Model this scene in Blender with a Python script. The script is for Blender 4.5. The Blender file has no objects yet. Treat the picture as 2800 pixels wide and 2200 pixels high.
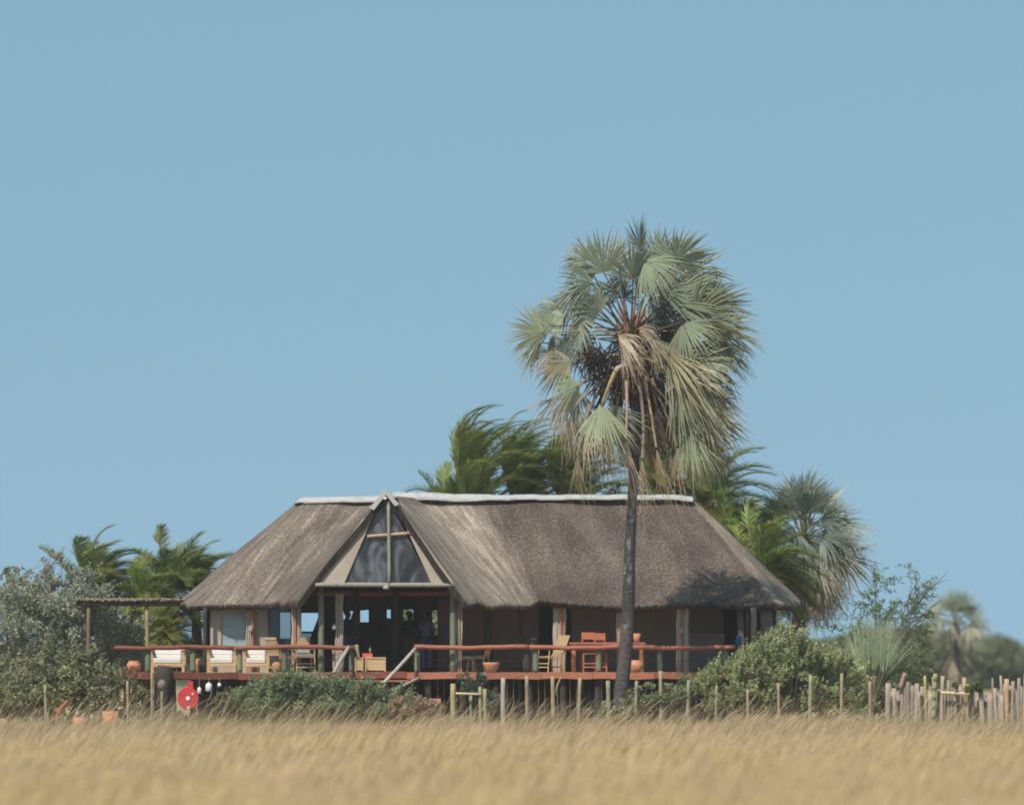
import bpy, math, random
import numpy as np
from mathutils import Vector, Matrix, noise as mnoise

random.seed(7)
RNG = np.random.default_rng(7)
CAMY, CAMZ, F, HZ = -150.0, 2.0, 15000.0, 1775.0
GZ = -0.7           # ground level
DZ = 1.38           # deck level
C = bpy.context.scene.collection
V = Vector
U = random.uniform


def W(px, py, y):
    """photo position (2800 x 2200 frame) at a given depth -> place in the world, used while surveying"""
    d = y - CAMY
    return V(((px - 1400) / F * d, y, CAMZ + (HZ - py) / F * d))


def X(px, y):
    return (px - 1400) / F * (y - CAMY)


def Z(py, y):
    return CAMZ + (HZ - py) / F * (y - CAMY)


def n3(v):
    return v.normalized() if v.length > 1e-9 else V((0, 0, 1))


# ------------------------------------------------------------------ mesh builder
class MB:
    def __init__(s):
        s.v, s.f, s.c, s.mi, s.uv = [], [], [], [], None
        s.col = (1, 1, 1)
        s.m = 0

    def add(s, vs, fs, col=None):
        b = len(s.v)
        s.v.extend([tuple(p) for p in vs])
        s.c.extend([col or s.col] * len(vs))
        s.f.extend([tuple(i + b for i in f) for f in fs])
        s.mi.extend([s.m] * len(fs))

    def box(s, c, d, rot=None, col=None):
        x, y, z = d[0] / 2, d[1] / 2, d[2] / 2
        ps = [V((a, b, e)) for a in (-x, x) for b in (-y, y) for e in (-z, z)]
        if rot:
            R = rot if isinstance(rot, Matrix) else Matrix.Rotation(rot, 3, 'Z')
            ps = [R @ p for p in ps]
        c = V(c)
        s.add([p + c for p in ps], [(0, 1, 3, 2), (4, 6, 7, 5), (0, 4, 5, 1), (2, 3, 7, 6), (0, 2, 6, 4), (1, 5, 7, 3)], col)

    def tube(s, pts, rs, n=8, col=None, wob=0.0, cap=True):
        pts = [V(p) for p in pts]
        if not isinstance(rs, (list, tuple)):
            rs = [rs] * len(pts)
        vs, fs = [], []
        up = None
        for i, p in enumerate(pts):
            a = pts[max(0, i - 1)]
            b = pts[min(len(pts) - 1, i + 1)]
            t = n3(b - a)
            if up is None:
                up = n3(t.cross(V((0.31, 0.95, 0.05)))) if abs(t.y) < .9 else n3(t.cross(V((1, 0, 0))))
            up = n3(up - t * up.dot(t))
            w = t.cross(up)
            for k in range(n):
                an = 2 * math.pi * k / n
                r = rs[i] * (1 + (U(-wob, wob) if wob else 0))
                vs.append(p + (up * math.cos(an) + w * math.sin(an)) * r)
        for i in range(len(pts) - 1):
            for k in range(n):
                fs.append((i * n + k, i * n + (k + 1) % n, (i + 1) * n + (k + 1) % n, (i + 1) * n + k))
        if cap:
            fs.append(tuple(range(n - 1, -1, -1)))
            fs.append(tuple((len(pts) - 1) * n + k for k in range(n)))
        s.add(vs, fs, col)

    def pole(s, p0, p1, r0, r1=None, n=9, bend=.01, seg=6, wob=.05, col=None):
        p0, p1 = V(p0), V(p1)
        r1 = r0 if r1 is None else r1
        L = (p1 - p0).length
        pts, rs = [], []
        ph = U(0, 6)
        for i in range(seg + 1):
            t = i / seg
            b = math.sin(t * 3.1 + ph) * bend * L
            pts.append(p0.lerp(p1, t) + V((b, b * .5, 0)) - V((math.sin(ph) * bend * L, 0, 0)))
            rs.append((r0 + (r1 - r0) * t) * (1 + U(-wob, wob)))
        s.tube(pts, rs, n, col)

    def lathe(s, c, prof, n=20, col=None):
        c = V(c)
        vs, fs = [], []
        for r, z in prof:
            for k in range(n):
                a = 2 * math.pi * k / n
                vs.append(c + V((r * math.cos(a), r * math.sin(a), z)))
        for i in range(len(prof) - 1):
            for k in range(n):
                fs.append((i * n + k, i * n + (k + 1) % n, (i + 1) * n + (k + 1) % n, (i + 1) * n + k))
        fs.append(tuple(range(n - 1, -1, -1)))
        fs.append(tuple((len(prof) - 1) * n + k for k in range(n)))
        s.add(vs, fs, col)

    def slab(s, poly, dirv, col=None):
        """extrude polygon (list of points) by vector"""
        n = len(poly)
        dirv = V(dirv)
        vs = [V(p) for p in poly] + [V(p) + dirv for p in poly]
        fs = [tuple(range(n)), tuple(range(2 * n - 1, n - 1, -1))]
        for i in range(n):
            j = (i + 1) % n
            fs.append((i, i + n, j + n, j))
        s.add(vs, fs, col)

    def build(s, name, mat, parent=None, smooth=False, origin=None):
        me = bpy.data.meshes.new(name)
        off = worldloc(parent) if parent else V(origin or (0, 0, 0))
        me.from_pydata([(a - off.x, b - off.y, c - off.z) for a, b, c in s.v], [], s.f)
        mats = mat if isinstance(mat, list) else [mat]
        for m in mats:
            me.materials.append(m)
        if len(mats) > 1:
            me.polygons.foreach_set('material_index', s.mi)
        at = me.color_attributes.new('tint', 'FLOAT_COLOR', 'POINT')
        arr = np.ones((len(s.v), 4), dtype=np.float32)
        if s.c:
            arr[:, :3] = np.array(s.c, dtype=np.float32)
        at.data.foreach_set('color', arr.ravel())
        if smooth:
            me.polygons.foreach_set('use_smooth', [True] * len(me.polygons))
        me.update()
        o = bpy.data.objects.new(name, me)
        C.objects.link(o)
        if parent:
            o.parent = parent
        else:
            o.location = off
        return o


def worldloc(o):
    p = V((0, 0, 0))
    while o:
        p += V(o.location)
        o = o.parent
    return p


def tag(o, label=None, cat=None, group=None, kind=None):
    if label:
        o['label'] = label
    if cat:
        o['category'] = cat
    if group:
        o['group'] = group
    if kind:
        o['kind'] = kind
    return o


def thing(name, label, cat, loc=(0, 0, 0), group=None, rz=0):
    o = bpy.data.objects.new(name, None)
    o.empty_display_size = .2
    C.objects.link(o)
    o.location = loc
    o.rotation_euler = (0, 0, rz)
    return tag(o, label, cat, group)


def copy_tree(o, parent=None, loc=None, rz=None, label=None):
    c = o.copy()
    C.objects.link(c)
    if parent:
        c.parent = parent
    if loc is not None:
        c.location = loc
    if rz is not None:
        c.rotation_euler = (0, 0, rz)
    if label:
        c['label'] = label
    for ch in list(o.children):
        copy_tree(ch, c)
    return c


# ------------------------------------------------------------------ materials
def newmat(name):
    m = bpy.data.materials.new(name)
    m.use_nodes = True
    nt = m.node_tree
    b = nt.nodes['Principled BSDF']
    return m, nt, b


def N(nt, t, **kw):
    n = nt.nodes.new(t)
    for k, v in kw.items():
        if k in n.inputs:
            n.inputs[k].default_value = v
        else:
            setattr(n, k, v)
    return n


def ramp(nt, stops):
    r = nt.nodes.new('ShaderNodeValToRGB')
    el = r.color_ramp.elements
    el[0].position, el[0].color = stops[0][0], (*stops[0][1], 1)
    el[1].position, el[1].color = stops[-1][0], (*stops[-1][1], 1)
    for p, c in stops[1:-1]:
        e = el.new(p)
        e.color = (*c, 1)
    return r


def rough_mat(name, c1, c2, scale=(8, 8, 8), rough=.85, bump=.3, detail=6, spec=.2, c3=None, tint=False, bdist=.02):
    m, nt, b = newmat(name)
    tc = N(nt, 'ShaderNodeTexCoord')
    mp = N(nt, 'ShaderNodeMapping')
    mp.inputs['Scale'].default_value = scale
    nt.links.new(tc.outputs['Object'], mp.inputs['Vector'])
    no = N(nt, 'ShaderNodeTexNoise', Scale=1.0, Detail=float(detail), Roughness=.65)
    nt.links.new(mp.outputs[0], no.inputs['Vector'])
    st = [(.3, c1), (.7, c2)] if not c3 else [(.28, c1), (.5, c2), (.68, c3)]
    r = ramp(nt, st)
    nt.links.new(no.outputs[0], r.inputs[0])
    out = r.outputs[0]
    if tint:
        at = N(nt, 'ShaderNodeAttribute', attribute_name='tint')
        mx = N(nt, 'ShaderNodeMix', data_type='RGBA', blend_type='MULTIPLY')
        mx.inputs[0].default_value = 1
        nt.links.new(out, mx.inputs[6])
        nt.links.new(at.outputs['Color'], mx.inputs[7])
        out = mx.outputs[2]
    nt.links.new(out, b.inputs['Base Color'])
    b.inputs['Roughness'].default_value = rough
    b.inputs['Specular IOR Level'].default_value = spec
    if bump:
        bp = N(nt, 'ShaderNodeBump', Strength=bump, Distance=bdist)
        nt.links.new(no.outputs[0], bp.inputs['Height'])
        nt.links.new(bp.outputs[0], b.inputs['Normal'])
    return m


def leaf_mat(name, trans=.25, rough=.55, var=.35, nscale=1.3, spec=.3):
    """foliage: hue comes from the leaf's own tint, with slow natural variation"""
    m, nt, b = newmat(name)
    at = N(nt, 'ShaderNodeAttribute', attribute_name='tint')
    tc = N(nt, 'ShaderNodeTexCoord')
    no = N(nt, 'ShaderNodeTexNoise', Scale=nscale, Detail=3.0)
    nt.links.new(tc.outputs['Object'], no.inputs['Vector'])
    mr = N(nt, 'ShaderNodeMapRange')
    mr.inputs[1].default_value = .3
    mr.inputs[2].default_value = .7
    mr.inputs[3].default_value = 1 - var
    mr.inputs[4].default_value = 1 + var
    nt.links.new(no.outputs[0], mr.inputs[0])
    mx = N(nt, 'ShaderNodeVectorMath', operation='SCALE')
    nt.links.new(at.outputs['Color'], mx.inputs[0])
    nt.links.new(mr.outputs[0], mx.inputs['Scale'])
    nt.links.new(mx.outputs[0], b.inputs['Base Color'])
    b.inputs['Roughness'].default_value = rough
    b.inputs['Specular IOR Level'].default_value = spec
    tr = N(nt, 'ShaderNodeBsdfTranslucent')
    nt.links.new(mx.outputs[0], tr.inputs['Color'])
    ms = N(nt, 'ShaderNodeMixShader')
    ms.inputs[0].default_value = trans
    nt.links.new(b.outputs[0], ms.inputs[1])
    nt.links.new(tr.outputs[0], ms.inputs[2])
    nt.links.new(ms.outputs[0], nt.nodes['Material Output'].inputs[0])
    return m


def thatch_mat():
    m, nt, b = newmat('thatch')
    uv = N(nt, 'ShaderNodeUVMap', uv_map='grain')
    def noise(sc, det, rgh=.6):
        mp = N(nt, 'ShaderNodeMapping')
        mp.inputs['Scale'].default_value = (*sc, 1)
        nt.links.new(uv.outputs[0], mp.inputs['Vector'])
        no = N(nt, 'ShaderNodeTexNoise', Scale=1.0, Detail=float(det), Roughness=rgh)
        nt.links.new(mp.outputs[0], no.inputs['Vector'])
        return no
    straw = noise((26, 5.5), 6, .7)       # individual reed bundles
    patch = noise((1.1, .55), 5, .6)      # weathered patches
    streak = noise((4.2, .55), 6, .7)     # bleached streaks along the fall
    fine = noise((15, 11), 2, .6)
    at = N(nt, 'ShaderNodeAttribute', attribute_name='tint')   # r = bleached share
    sep = N(nt, 'ShaderNodeSeparateColor')
    nt.links.new(at.outputs['Color'], sep.inputs[0])
    r1 = ramp(nt, [(.39, (.044, .033, .028)), (.5, (.102, .079, .065)), (.61, (.205, .158, .125))])
    r2 = ramp(nt, [(.37, (.12, .096, .078)), (.5, (.27, .22, .172)), (.62, (.54, .45, .355))])
    def mixf(a, b_, f):
        mm = N(nt, 'ShaderNodeMix', data_type='FLOAT')
        mm.inputs[0].default_value = f
        nt.links.new(a, mm.inputs[2])
        nt.links.new(b_, mm.inputs[3])
        return mm.outputs[0]
    a1 = mixf(mixf(straw.outputs[0], fine.outputs[0], .6), patch.outputs[0], .34)
    a2 = mixf(mixf(straw.outputs[0], fine.outputs[0], .5), streak.outputs[0], .5)
    nt.links.new(a1, r1.inputs[0])
    nt.links.new(a2, r2.inputs[0])
    # bleaching mask: vertex share broken up by streaks
    ad = N(nt, 'ShaderNodeMath', operation='ADD')
    nt.links.new(sep.outputs[0], ad.inputs[0])
    mr = N(nt, 'ShaderNodeMapRange')
    mr.inputs[1].default_value = .3
    mr.inputs[2].default_value = .7
    mr.inputs[3].default_value = -.28
    mr.inputs[4].default_value = .28
    nt.links.new(streak.outputs[0], mr.inputs[0])
    nt.links.new(mr.outputs[0], ad.inputs[1])
    mu = N(nt, 'ShaderNodeMath', operation='MULTIPLY', use_clamp=True)
    nt.links.new(ad.outputs[0], mu.inputs[0])
    nt.links.new(at.outputs['Alpha'], mu.inputs[1])
    cl = N(nt, 'ShaderNodeClamp')
    nt.links.new(ad.outputs[0], cl.inputs[0])
    mx = N(nt, 'ShaderNodeMix', data_type='RGBA')
    nt.links.new(cl.outputs[0], mx.inputs[0])
    nt.links.new(r1.outputs[0], mx.inputs[6])
    nt.links.new(r2.outputs[0], mx.inputs[7])
    # g < 1 : dark brown underside; verge cut ends with shade painted in
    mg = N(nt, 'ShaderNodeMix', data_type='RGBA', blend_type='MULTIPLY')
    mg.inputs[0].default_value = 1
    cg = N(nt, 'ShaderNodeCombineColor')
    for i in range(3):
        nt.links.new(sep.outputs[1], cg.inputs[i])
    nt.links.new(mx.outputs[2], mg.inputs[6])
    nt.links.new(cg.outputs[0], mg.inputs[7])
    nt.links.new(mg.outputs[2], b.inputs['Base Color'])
    b.inputs['Roughness'].default_value = .9
    b.inputs['Specular IOR Level'].default_value = .15
    bp = N(nt, 'ShaderNodeBump', Strength=.7, Distance=.05)
    nt.links.new(mixf(straw.outputs[0], fine.outputs[0], .4), bp.inputs['Height'])
    nt.links.new(bp.outputs[0], b.inputs['Normal'])
    return m


M = {}
M['thatch'] = thatch_mat()
M['ridge'] = rough_mat('ridge_cement', (.20, .195, .18), (.46, .455, .44), (2.2, 12, 12), .9, .5, c3=(.37, .362, .35))
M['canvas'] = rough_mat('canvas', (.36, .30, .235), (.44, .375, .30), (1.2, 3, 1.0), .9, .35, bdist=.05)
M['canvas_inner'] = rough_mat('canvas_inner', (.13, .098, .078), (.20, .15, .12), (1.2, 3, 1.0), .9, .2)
M['mauve'] = rough_mat('plaster_wall', (.16, .125, .11), (.22, .175, .15), (1.4, 3, 1.4), .9, .2)
M['redwood'] = rough_mat('red_stained_timber', (.15, .045, .032), (.42, .15, .095), (2.6, 26, 26), .7, .4, c3=(.31, .09, .055), tint=True)
M['orangewood'] = rough_mat('orange_timber', (.42, .13, .065), (.52, .18, .10), (5, 5, 5), .5, .2)
M['greenpole'] = rough_mat('green_treated_pole', (.105, .108, .078), (.20, .195, .14), (9, 9, 3), .8, .4, c3=(.15, .152, .108), tint=True)
M['greypole'] = rough_mat('weathered_pole', (.15, .13, .11), (.31, .28, .235), (12, 12, 2.2), .85, .5, c3=(.23, .205, .17), tint=True)
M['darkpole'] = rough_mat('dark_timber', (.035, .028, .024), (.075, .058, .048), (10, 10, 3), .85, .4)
M['palewood'] = rough_mat('honey_timber', (.42, .28, .15), (.56, .40, .235), (6, 6, 20), .55, .25)
M['tanwood'] = rough_mat('tan_timber', (.36, .25, .15), (.50, .36, .23), (8, 8, 2.5), .6, .25)
M['terracotta'] = rough_mat('terracotta', (.46, .19, .10), (.60, .29, .17), (6, 6, 6), .7, .15)
M['cushion'] = rough_mat('cream_cushion', (.62, .57, .52), (.72, .67, .62), (3, 3, 3), .9, .3, bdist=.04)
M['greycushion'] = rough_mat('grey_cushion', (.30, .27, .24), (.40, .36, .32), (3, 3, 3), .9, .3)
M['white'] = rough_mat('white_plastic', (.66, .68, .68), (.76, .78, .78), (5, 5, 5), .4, .05)
M['redpaint'] = rough_mat('red_paint', (.50, .04, .045), (.58, .065, .065), (5, 5, 5), .5, .08)
M['redcloth'] = rough_mat('red_box', (.60, .10, .09), (.70, .15, .13), (5, 5, 5), .7, .08)
M['brick'] = rough_mat('clay_brick', (.48, .20, .13), (.62, .29, .19), (6, 6, 6), .85, .2)
M['wicker'] = rough_mat('wicker', (.36, .24, .12), (.58, .42, .24), (60, 60, 40), .8, .6, c3=(.46, .31, .17))
M['bluepaint'] = rough_mat('blue_plastic', (.03, .10, .26), (.04, .15, .36), (5, 5, 5), .5, .05)
M['black'] = rough_mat('black_cloth', (.008, .008, .010), (.016, .015, .018), (6, 6, 6), .9, .1)
M['denim'] = rough_mat('denim', (.035, .05, .10), (.06, .08, .15), (14, 14, 14), .9, .1)
M['khaki'] = rough_mat('khaki_cloth', (.11, .08, .04), (.17, .125, .06), (8, 8, 8), .9, .1)
M['purple'] = rough_mat('violet_shirt', (.12, .10, .19), (.17, .145, .25), (8, 8, 8), .9, .1)
M['skin'] = rough_mat('dark_skin', (.06, .032, .02), (.085, .046, .03), (8, 8, 8), .55, .05)
M['hair'] = rough_mat('black_hair', (.006, .005, .005), (.012, .010, .009), (30, 30, 30), .9, .4)
M['blind'] = rough_mat('roller_blind', (.24, .29, .28), (.36, .44, .46), (1.2, 1, 6), .8, .1)
M['lampgrey'] = rough_mat('weathered_lamp', (.16, .14, .13), (.55, .52, .50), (22, 22, 22), .7, .4)
M['metal'] = rough_mat('dull_metal', (.28, .28, .28), (.42, .42, .42), (8, 8, 8), .45, .05)
M['trunk'] = rough_mat('palm_bark', (.016, .015, .016), (.07, .064, .064), (5, 5, 9), .9, .8, c3=(.034, .032, .033), tint=True, bdist=.05)
M['bark'] = rough_mat('bark', (.07, .055, .045), (.17, .14, .11), (9, 9, 3), .9, .6)
M['stump'] = rough_mat('stump_wood', (.03, .025, .022), (.085, .068, .058), (6, 6, 3), .95, .7)
M['petiole'] = rough_mat('petiole', (.6, .6, .6), (1, 1, 1), (6, 6, 6), .6, .1, tint=True)
M['fan'] = leaf_mat('fan_leaf', .13, .45, .18, 1.2, .45)
M['feather'] = leaf_mat('date_leaf', .46, .45, .22, 1.2, .4)
M['leaf'] = leaf_mat('shrub_leaf', .38, .7, .3, 1.6, .15)
M['farleaf'] = leaf_mat('wood_leaf', .15, .7, .4, .25, .2)
M['grass'] = leaf_mat('dry_grass', .42, .8, .12, .35, .1)
M['fruit'] = rough_mat('fruit_stalk', (.016, .011, .010), (.045, .027, .02), (9, 9, 9), .8, .3)


def glass_mat(name, base, alpha, rough=.08):
    m, nt, b = newmat(name)
    b.inputs['Base Color'].default_value = (*base, 1)
    b.inputs['Roughness'].default_value = rough
    b.inputs['Alpha'].default_value = alpha
    b.inputs['Specular IOR Level'].default_value = .6
    return m


M['gauze'] = glass_mat('clear_plastic_screen', (.05, .05, .06), .5, .10)
_nt = M['gauze'].node_tree
_b = _nt.nodes['Principled BSDF']
_tc = N(_nt, 'ShaderNodeTexCoord')
_mp = N(_nt, 'ShaderNodeMapping')
_mp.inputs['Scale'].default_value = (1.6, 1, .7)
_mp.inputs['Rotation'].default_value = (0, .5, 0)
_nt.links.new(_tc.outputs['Object'], _mp.inputs[0])
_no = N(_nt, 'ShaderNodeTexNoise', Scale=1.6, Detail=4.0, Distortion=1.2)
_nt.links.new(_mp.outputs[0], _no.inputs['Vector'])
_r = ramp(_nt, [(.36, (.03, .033, .045)), (.5, (.09, .08, .078)), (.62, (.21, .22, .26))])  # patches of creased dusty plastic, also standing in for reflections
_nt.links.new(_no.outputs[0], _r.inputs[0])
_nt.links.new(_r.outputs[0], _b.inputs['Base Color'])
_bp = N(_nt, 'ShaderNodeBump', Strength=.25, Distance=.1)
_nt.links.new(_no.outputs[0], _bp.inputs['Height'])
_nt.links.new(_bp.outputs[0], _b.inputs['Normal'])
M['pane'] = glass_mat('window_pane', (.10, .14, .17), .35, .06)


def ground_mat():
    m, nt, b = newmat('dry_earth')
    tc = N(nt, 'ShaderNodeTexCoord')
    no = N(nt, 'ShaderNodeTexNoise', Scale=.35, Detail=8.0, Roughness=.7)
    nt.links.new(tc.outputs['Object'], no.inputs['Vector'])
    r = ramp(nt, [(.3, (.23, .165, .09)), (.5, (.36, .27, .15)), (.7, (.46, .35, .20))])
    nt.links.new(no.outputs[0], r.inputs[0])
    nt.links.new(r.outputs[0], b.inputs['Base Color'])
    b.inputs['Roughness'].default_value = .95
    return m


M['ground'] = ground_mat()

# ------------------------------------------------------------------ ground
def build_ground():
    xs = [-3500, -800, -200, -60] + [-40 + 2 * i for i in range(41)] + [60, 200, 800, 3500]
    ys = [-600, -160, -100] + [-60 + 2 * i for i in range(51)] + [60, 100, 200, 400, 900, 4000]
    mb = MB()
    vs = []
    for y in ys:
        for x in xs:
            z = GZ
            if abs(x) < 70 and -120 < y < 70:
                z += .06 * mnoise.noise(V((x * .3, y * .3, 0)))
            vs.append((x, y, z))
    fs = []
    nx = len(xs)
    for j in range(len(ys) - 1):
        for i in range(nx - 1):
            fs.append((j * nx + i, j * nx + i + 1, (j + 1) * nx + i + 1, (j + 1) * nx + i))
    mb.add(vs, fs)
    tag(mb.build('ground', M['ground'], smooth=True), kind='structure')


build_ground()


# ------------------------------------------------------------------ grass (numpy)
def np_mesh(name, verts, quads, cols, mat, kind=None):
    me = bpy.data.meshes.new(name)
    nv, nf = len(verts), len(quads)
    me.vertices.add(nv)
    me.vertices.foreach_set('co', verts.astype(np.float32).ravel())
    me.loops.add(nf * 4)
    me.loops.foreach_set('vertex_index', quads.astype(np.int32).ravel())
    me.polygons.add(nf)
    me.polygons.foreach_set('loop_start', np.arange(0, nf * 4, 4, dtype=np.int32))
    try:
        me.polygons.foreach_set('loop_total', np.full(nf, 4, dtype=np.int32))
    except Exception:
        pass
    me.materials.append(mat)
    at = me.color_attributes.new('tint', 'FLOAT_COLOR', 'POINT')
    a = np.ones((nv, 4), dtype=np.float32)
    a[:, :3] = cols
    at.data.foreach_set('color', a.ravel())
    me.update(calc_edges=True)
    me.validate()
    o = bpy.data.objects.new(name, me)
    C.objects.link(o)
    if kind:
        o['kind'] = kind
    return o


def vnoise(x, y, s, seed):
    """cheap smooth 2-D value noise"""
    r = np.random.default_rng(seed)
    g = r.random((64, 64))
    fx, fy = x * s, y * s
    ix, iy = np.floor(fx).astype(int), np.floor(fy).astype(int)
    tx, ty = fx - ix, fy - iy
    tx, ty = tx * tx * (3 - 2 * tx), ty * ty * (3 - 2 * ty)
    a = g[ix % 64, iy % 64]
    b = g[(ix + 1) % 64, iy % 64]
    c = g[ix % 64, (iy + 1) % 64]
    d = g[(ix + 1) % 64, (iy + 1) % 64]
    return (a * (1 - tx) + b * tx) * (1 - ty) + (c * (1 - tx) + d * tx) * ty


def blades(x, y, h, w, lean, plume, basecol, seed):
    """one strip per blade: 3 stalk segments + plume"""
    n = len(x)
    r = np.random.default_rng(seed)
    ts = np.array([0, .4, .7, .86, 1.0])
    wp = np.stack([np.full(n, 1.0), np.full(n, .8), np.full(n, .6) + plume * .6, np.full(n, .4) + plume * 2.6, np.full(n, .1)], 1)
    az = r.normal(0, .35, n)
    lx = lean * np.cos(az)
    ly = lean * np.sin(az)
    fa = r.uniform(0, math.pi, n)
    cx, cy = np.cos(fa) * .5 * w, np.sin(fa) * .5 * w
    verts = np.zeros((n, 10, 3))
    for i, t in enumerate(ts):
        b = t ** 1.7
        px = x + lx * h * b
        py = y + ly * h * b
        pz = GZ + h * (t - .25 * lean * t * t)
        verts[:, 2 * i, 0] = px - cx * wp[:, i]
        verts[:, 2 * i, 1] = py - cy * wp[:, i]
        verts[:, 2 * i + 1, 0] = px + cx * wp[:, i]
        verts[:, 2 * i + 1, 1] = py + cy * wp[:, i]
        verts[:, 2 * i, 2] = pz
        verts[:, 2 * i + 1, 2] = pz
    q = np.array([[2 * i, 2 * i + 1, 2 * i + 3, 2 * i + 2] for i in range(4)])
    quads = (np.arange(n) * 10)[:, None, None] + q[None]
    cols = np.repeat(basecol[:, None, :], 10, 1)
    tip = np.array([.62, .48, .30])
    pl = plume[:, None]
    cols[:, 6] = cols[:, 6] * (1 - pl) + tip * pl
    cols[:, 7] = cols[:, 6]
    cols[:, 8] = cols[:, 8] * (1 - pl) + tip * pl
    cols[:, 9] = cols[:, 8]
    return verts.reshape(-1, 3), quads.reshape(-1, 4), cols.reshape(-1, 3)


def build_grass():
    parts = []
    def zone(d0, d1, dens, hh, ww, seed, keep=None, wide=5.0):
        r = np.random.default_rng(seed)
        wmax = d1 * .0935 + wide
        n = int((d1 - d0) * 2 * wmax * dens)
        d = r.uniform(d0, d1, n)
        x = r.uniform(-wmax, wmax, n)
        ok = np.abs(x) < d * .0935 + wide
        y = d + CAMY
        cl = vnoise(x + 500, y + 500, .9, seed + 1)
        ok &= r.random(n) < (.6 + .6 * cl)
        if keep is not None:
            ok &= keep(x, y, r)
        x, y, cl = x[ok], y[ok], cl[ok]
        n = len(x)
        big = vnoise(x + 500, y + 500, .16, 5)
        h = r.normal(hh, hh * .17, n) * (.92 + .14 * big)
        tall = r.random(n) < .05
        h = np.where(tall, h * r.uniform(1.15, 1.5, n), h)
        w = ww * r.uniform(.6, 1.5, n)
        lean = r.uniform(.2, .65, n)
        plume = (r.random(n) < .42) * r.uniform(.4, 1.0, n)
        mixc = np.clip(big * .7 + r.normal(0, .28, n) + .15, 0, 1)[:, None]
        c = np.array([.60, .445, .20]) * (1 - mixc) + np.array([.71, .55, .275]) * mixc
        pk = (vnoise(x + 300, y + 700, .35, 9) > .62) * .5
        c = c * (1 - pk[:, None]) + np.array([.58, .41, .30]) * pk[:, None]
        gr = (r.random(n) < .06)[:, None]
        c = np.where(gr, np.array([.33, .32, .16]), c)
        c = c * r.uniform(.9, 1.1, n)[:, None]
        return blades(x, y, h, w, lean, plume, c, seed + 2)
    parts.append(zone(36, 70, 150, .73, .011, 11))
    parts.append(zone(70, 110, 190, .73, .008, 12))
    parts.append(zone(110, 136, 330, .73, .0065, 13))
    parts.append(zone(136, 143.6, 380, .70, .0065, 14))
    # thinner growth between the fence and the deck
    parts.append(zone(143.6, 146.8, 120, .72, .006, 15))
    parts.append(zone(146.8, 200, 9, .8, .010, 16, keep=lambda x, y, r: ~((x > -10.8) & (x < 7.2) & (y > -2.6) & (y < 8))))
    r = np.random.default_rng(71)
    n = 52000
    y = r.uniform(-26, -5.2, n)
    x = r.uniform(-15.5, 15.5, n)
    dens = vnoise(x + 300, y * 2 + 300, .55, 72)
    ok = r.random(n) < np.clip(dens * 1.8 - .35, .1, 1)
    x, y, dens = x[ok], y[ok], dens[ok]
    n = len(x)
    h = np.clip(.6 + r.exponential(.27, n) + (dens - .4) * .5, .5, 1.8)
    c = (np.array([.50, .38, .25]) * r.uniform(.75, 1.2, n)[:, None])
    gq = (r.random(n) < .2)[:, None]
    c = np.where(gq, np.array([.30, .30, .17]), c)
    parts.append(blades(x, y, h, .007 * r.uniform(.6, 1.6, n), r.uniform(.25, .9, n), r.uniform(0, .8, n) * (r.random(n) < .6), c, 73))
    # tall plumes against the fence, leaning with the wind
    r = np.random.default_rng(44)
    cx = r.uniform(-14.5, 14.5, 110)
    cy = r.uniform(-11.5, -6.2, 110)
    xs, ys, hs = [], [], []
    for a, b in zip(cx, cy):
        px = 1400 + a / 143 * 15000
        big = 1.0 if (1080 < px < 1230 or 1880 < px < 2330 or 1500 < px < 1700) else .72
        k = int(60 * big)
        xs.append(r.normal(a, .22, k)); ys.append(r.normal(b, .2, k)); hs.append((.22 + r.uniform(.50, 1.15, k)) * big)
    x, y, h = map(np.concatenate, (xs, ys, hs))
    n = len(x)
    c = np.array([.56, .41, .25])[None] * r.uniform(.8, 1.15, n)[:, None]
    parts.append(blades(x, y, h, .009 * r.uniform(.6, 1.4, n), r.uniform(.5, .95, n), r.uniform(.3, 1, n), c, 45))
    off, vv, qq, cc = 0, [], [], []
    for v, q, c in parts:
        vv.append(v); qq.append(q + off); cc.append(c)
        off += len(v)
    o = np_mesh('dry_grass', np.concatenate(vv), np.concatenate(qq), np.concatenate(cc), M['grass'], 'stuff')
    tag(o, 'tall dry golden grass leaning in the wind across the foreground', 'grass')


build_grass()


# ------------------------------------------------------------------ foliage helpers
def leaf_cloud(clumps, nleaf, size, tints, seed, flat=.0, elong=1.7, upbias=.0):
    """numpy leaves: clumps = array (k,4) x,y,z,r ; returns verts, quads, cols"""
    r = np.random.default_rng(seed)
    cl = np.array(clumps)
    wgt = cl[:, 3] ** 1.6
    idx = r.choice(len(cl), nleaf, p=wgt / wgt.sum())
    dirs = r.normal(size=(nleaf, 3))
    dirs /= np.linalg.norm(dirs, axis=1)[:, None]
    rad = cl[idx, 3] * r.uniform(.25, 1.0, nleaf) ** .6
    pos = cl[idx, :3] + dirs * rad[:, None] * np.array([1, 1, .85])
    a = r.normal(size=(nleaf, 3))
    a[:, 2] += upbias
    a += dirs * .6
    a /= np.linalg.norm(a, axis=1)[:, None]
    b = np.cross(a, r.normal(size=(nleaf, 3)))
    b /= np.linalg.norm(b, axis=1)[:, None]
    s = size * r.uniform(.6, 1.4, nleaf)
    A = a * (s * elong * .5)[:, None]
    B = b * (s * .5)[:, None]
    v = np.stack([pos - A, pos + B, pos + A, pos - B], 1).reshape(-1, 3)
    q = np.arange(nleaf * 4).reshape(-1, 4)
    t = np.array(tints)
    cid = r.integers(0, len(t), len(cl))
    ti = np.where(r.random(nleaf) < .55, cid[idx], r.integers(0, len(t), nleaf))
    c = t[ti] * r.uniform(.75, 1.25, nleaf)[:, None]
    return v, q, np.repeat(c, 4, 0)


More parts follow.
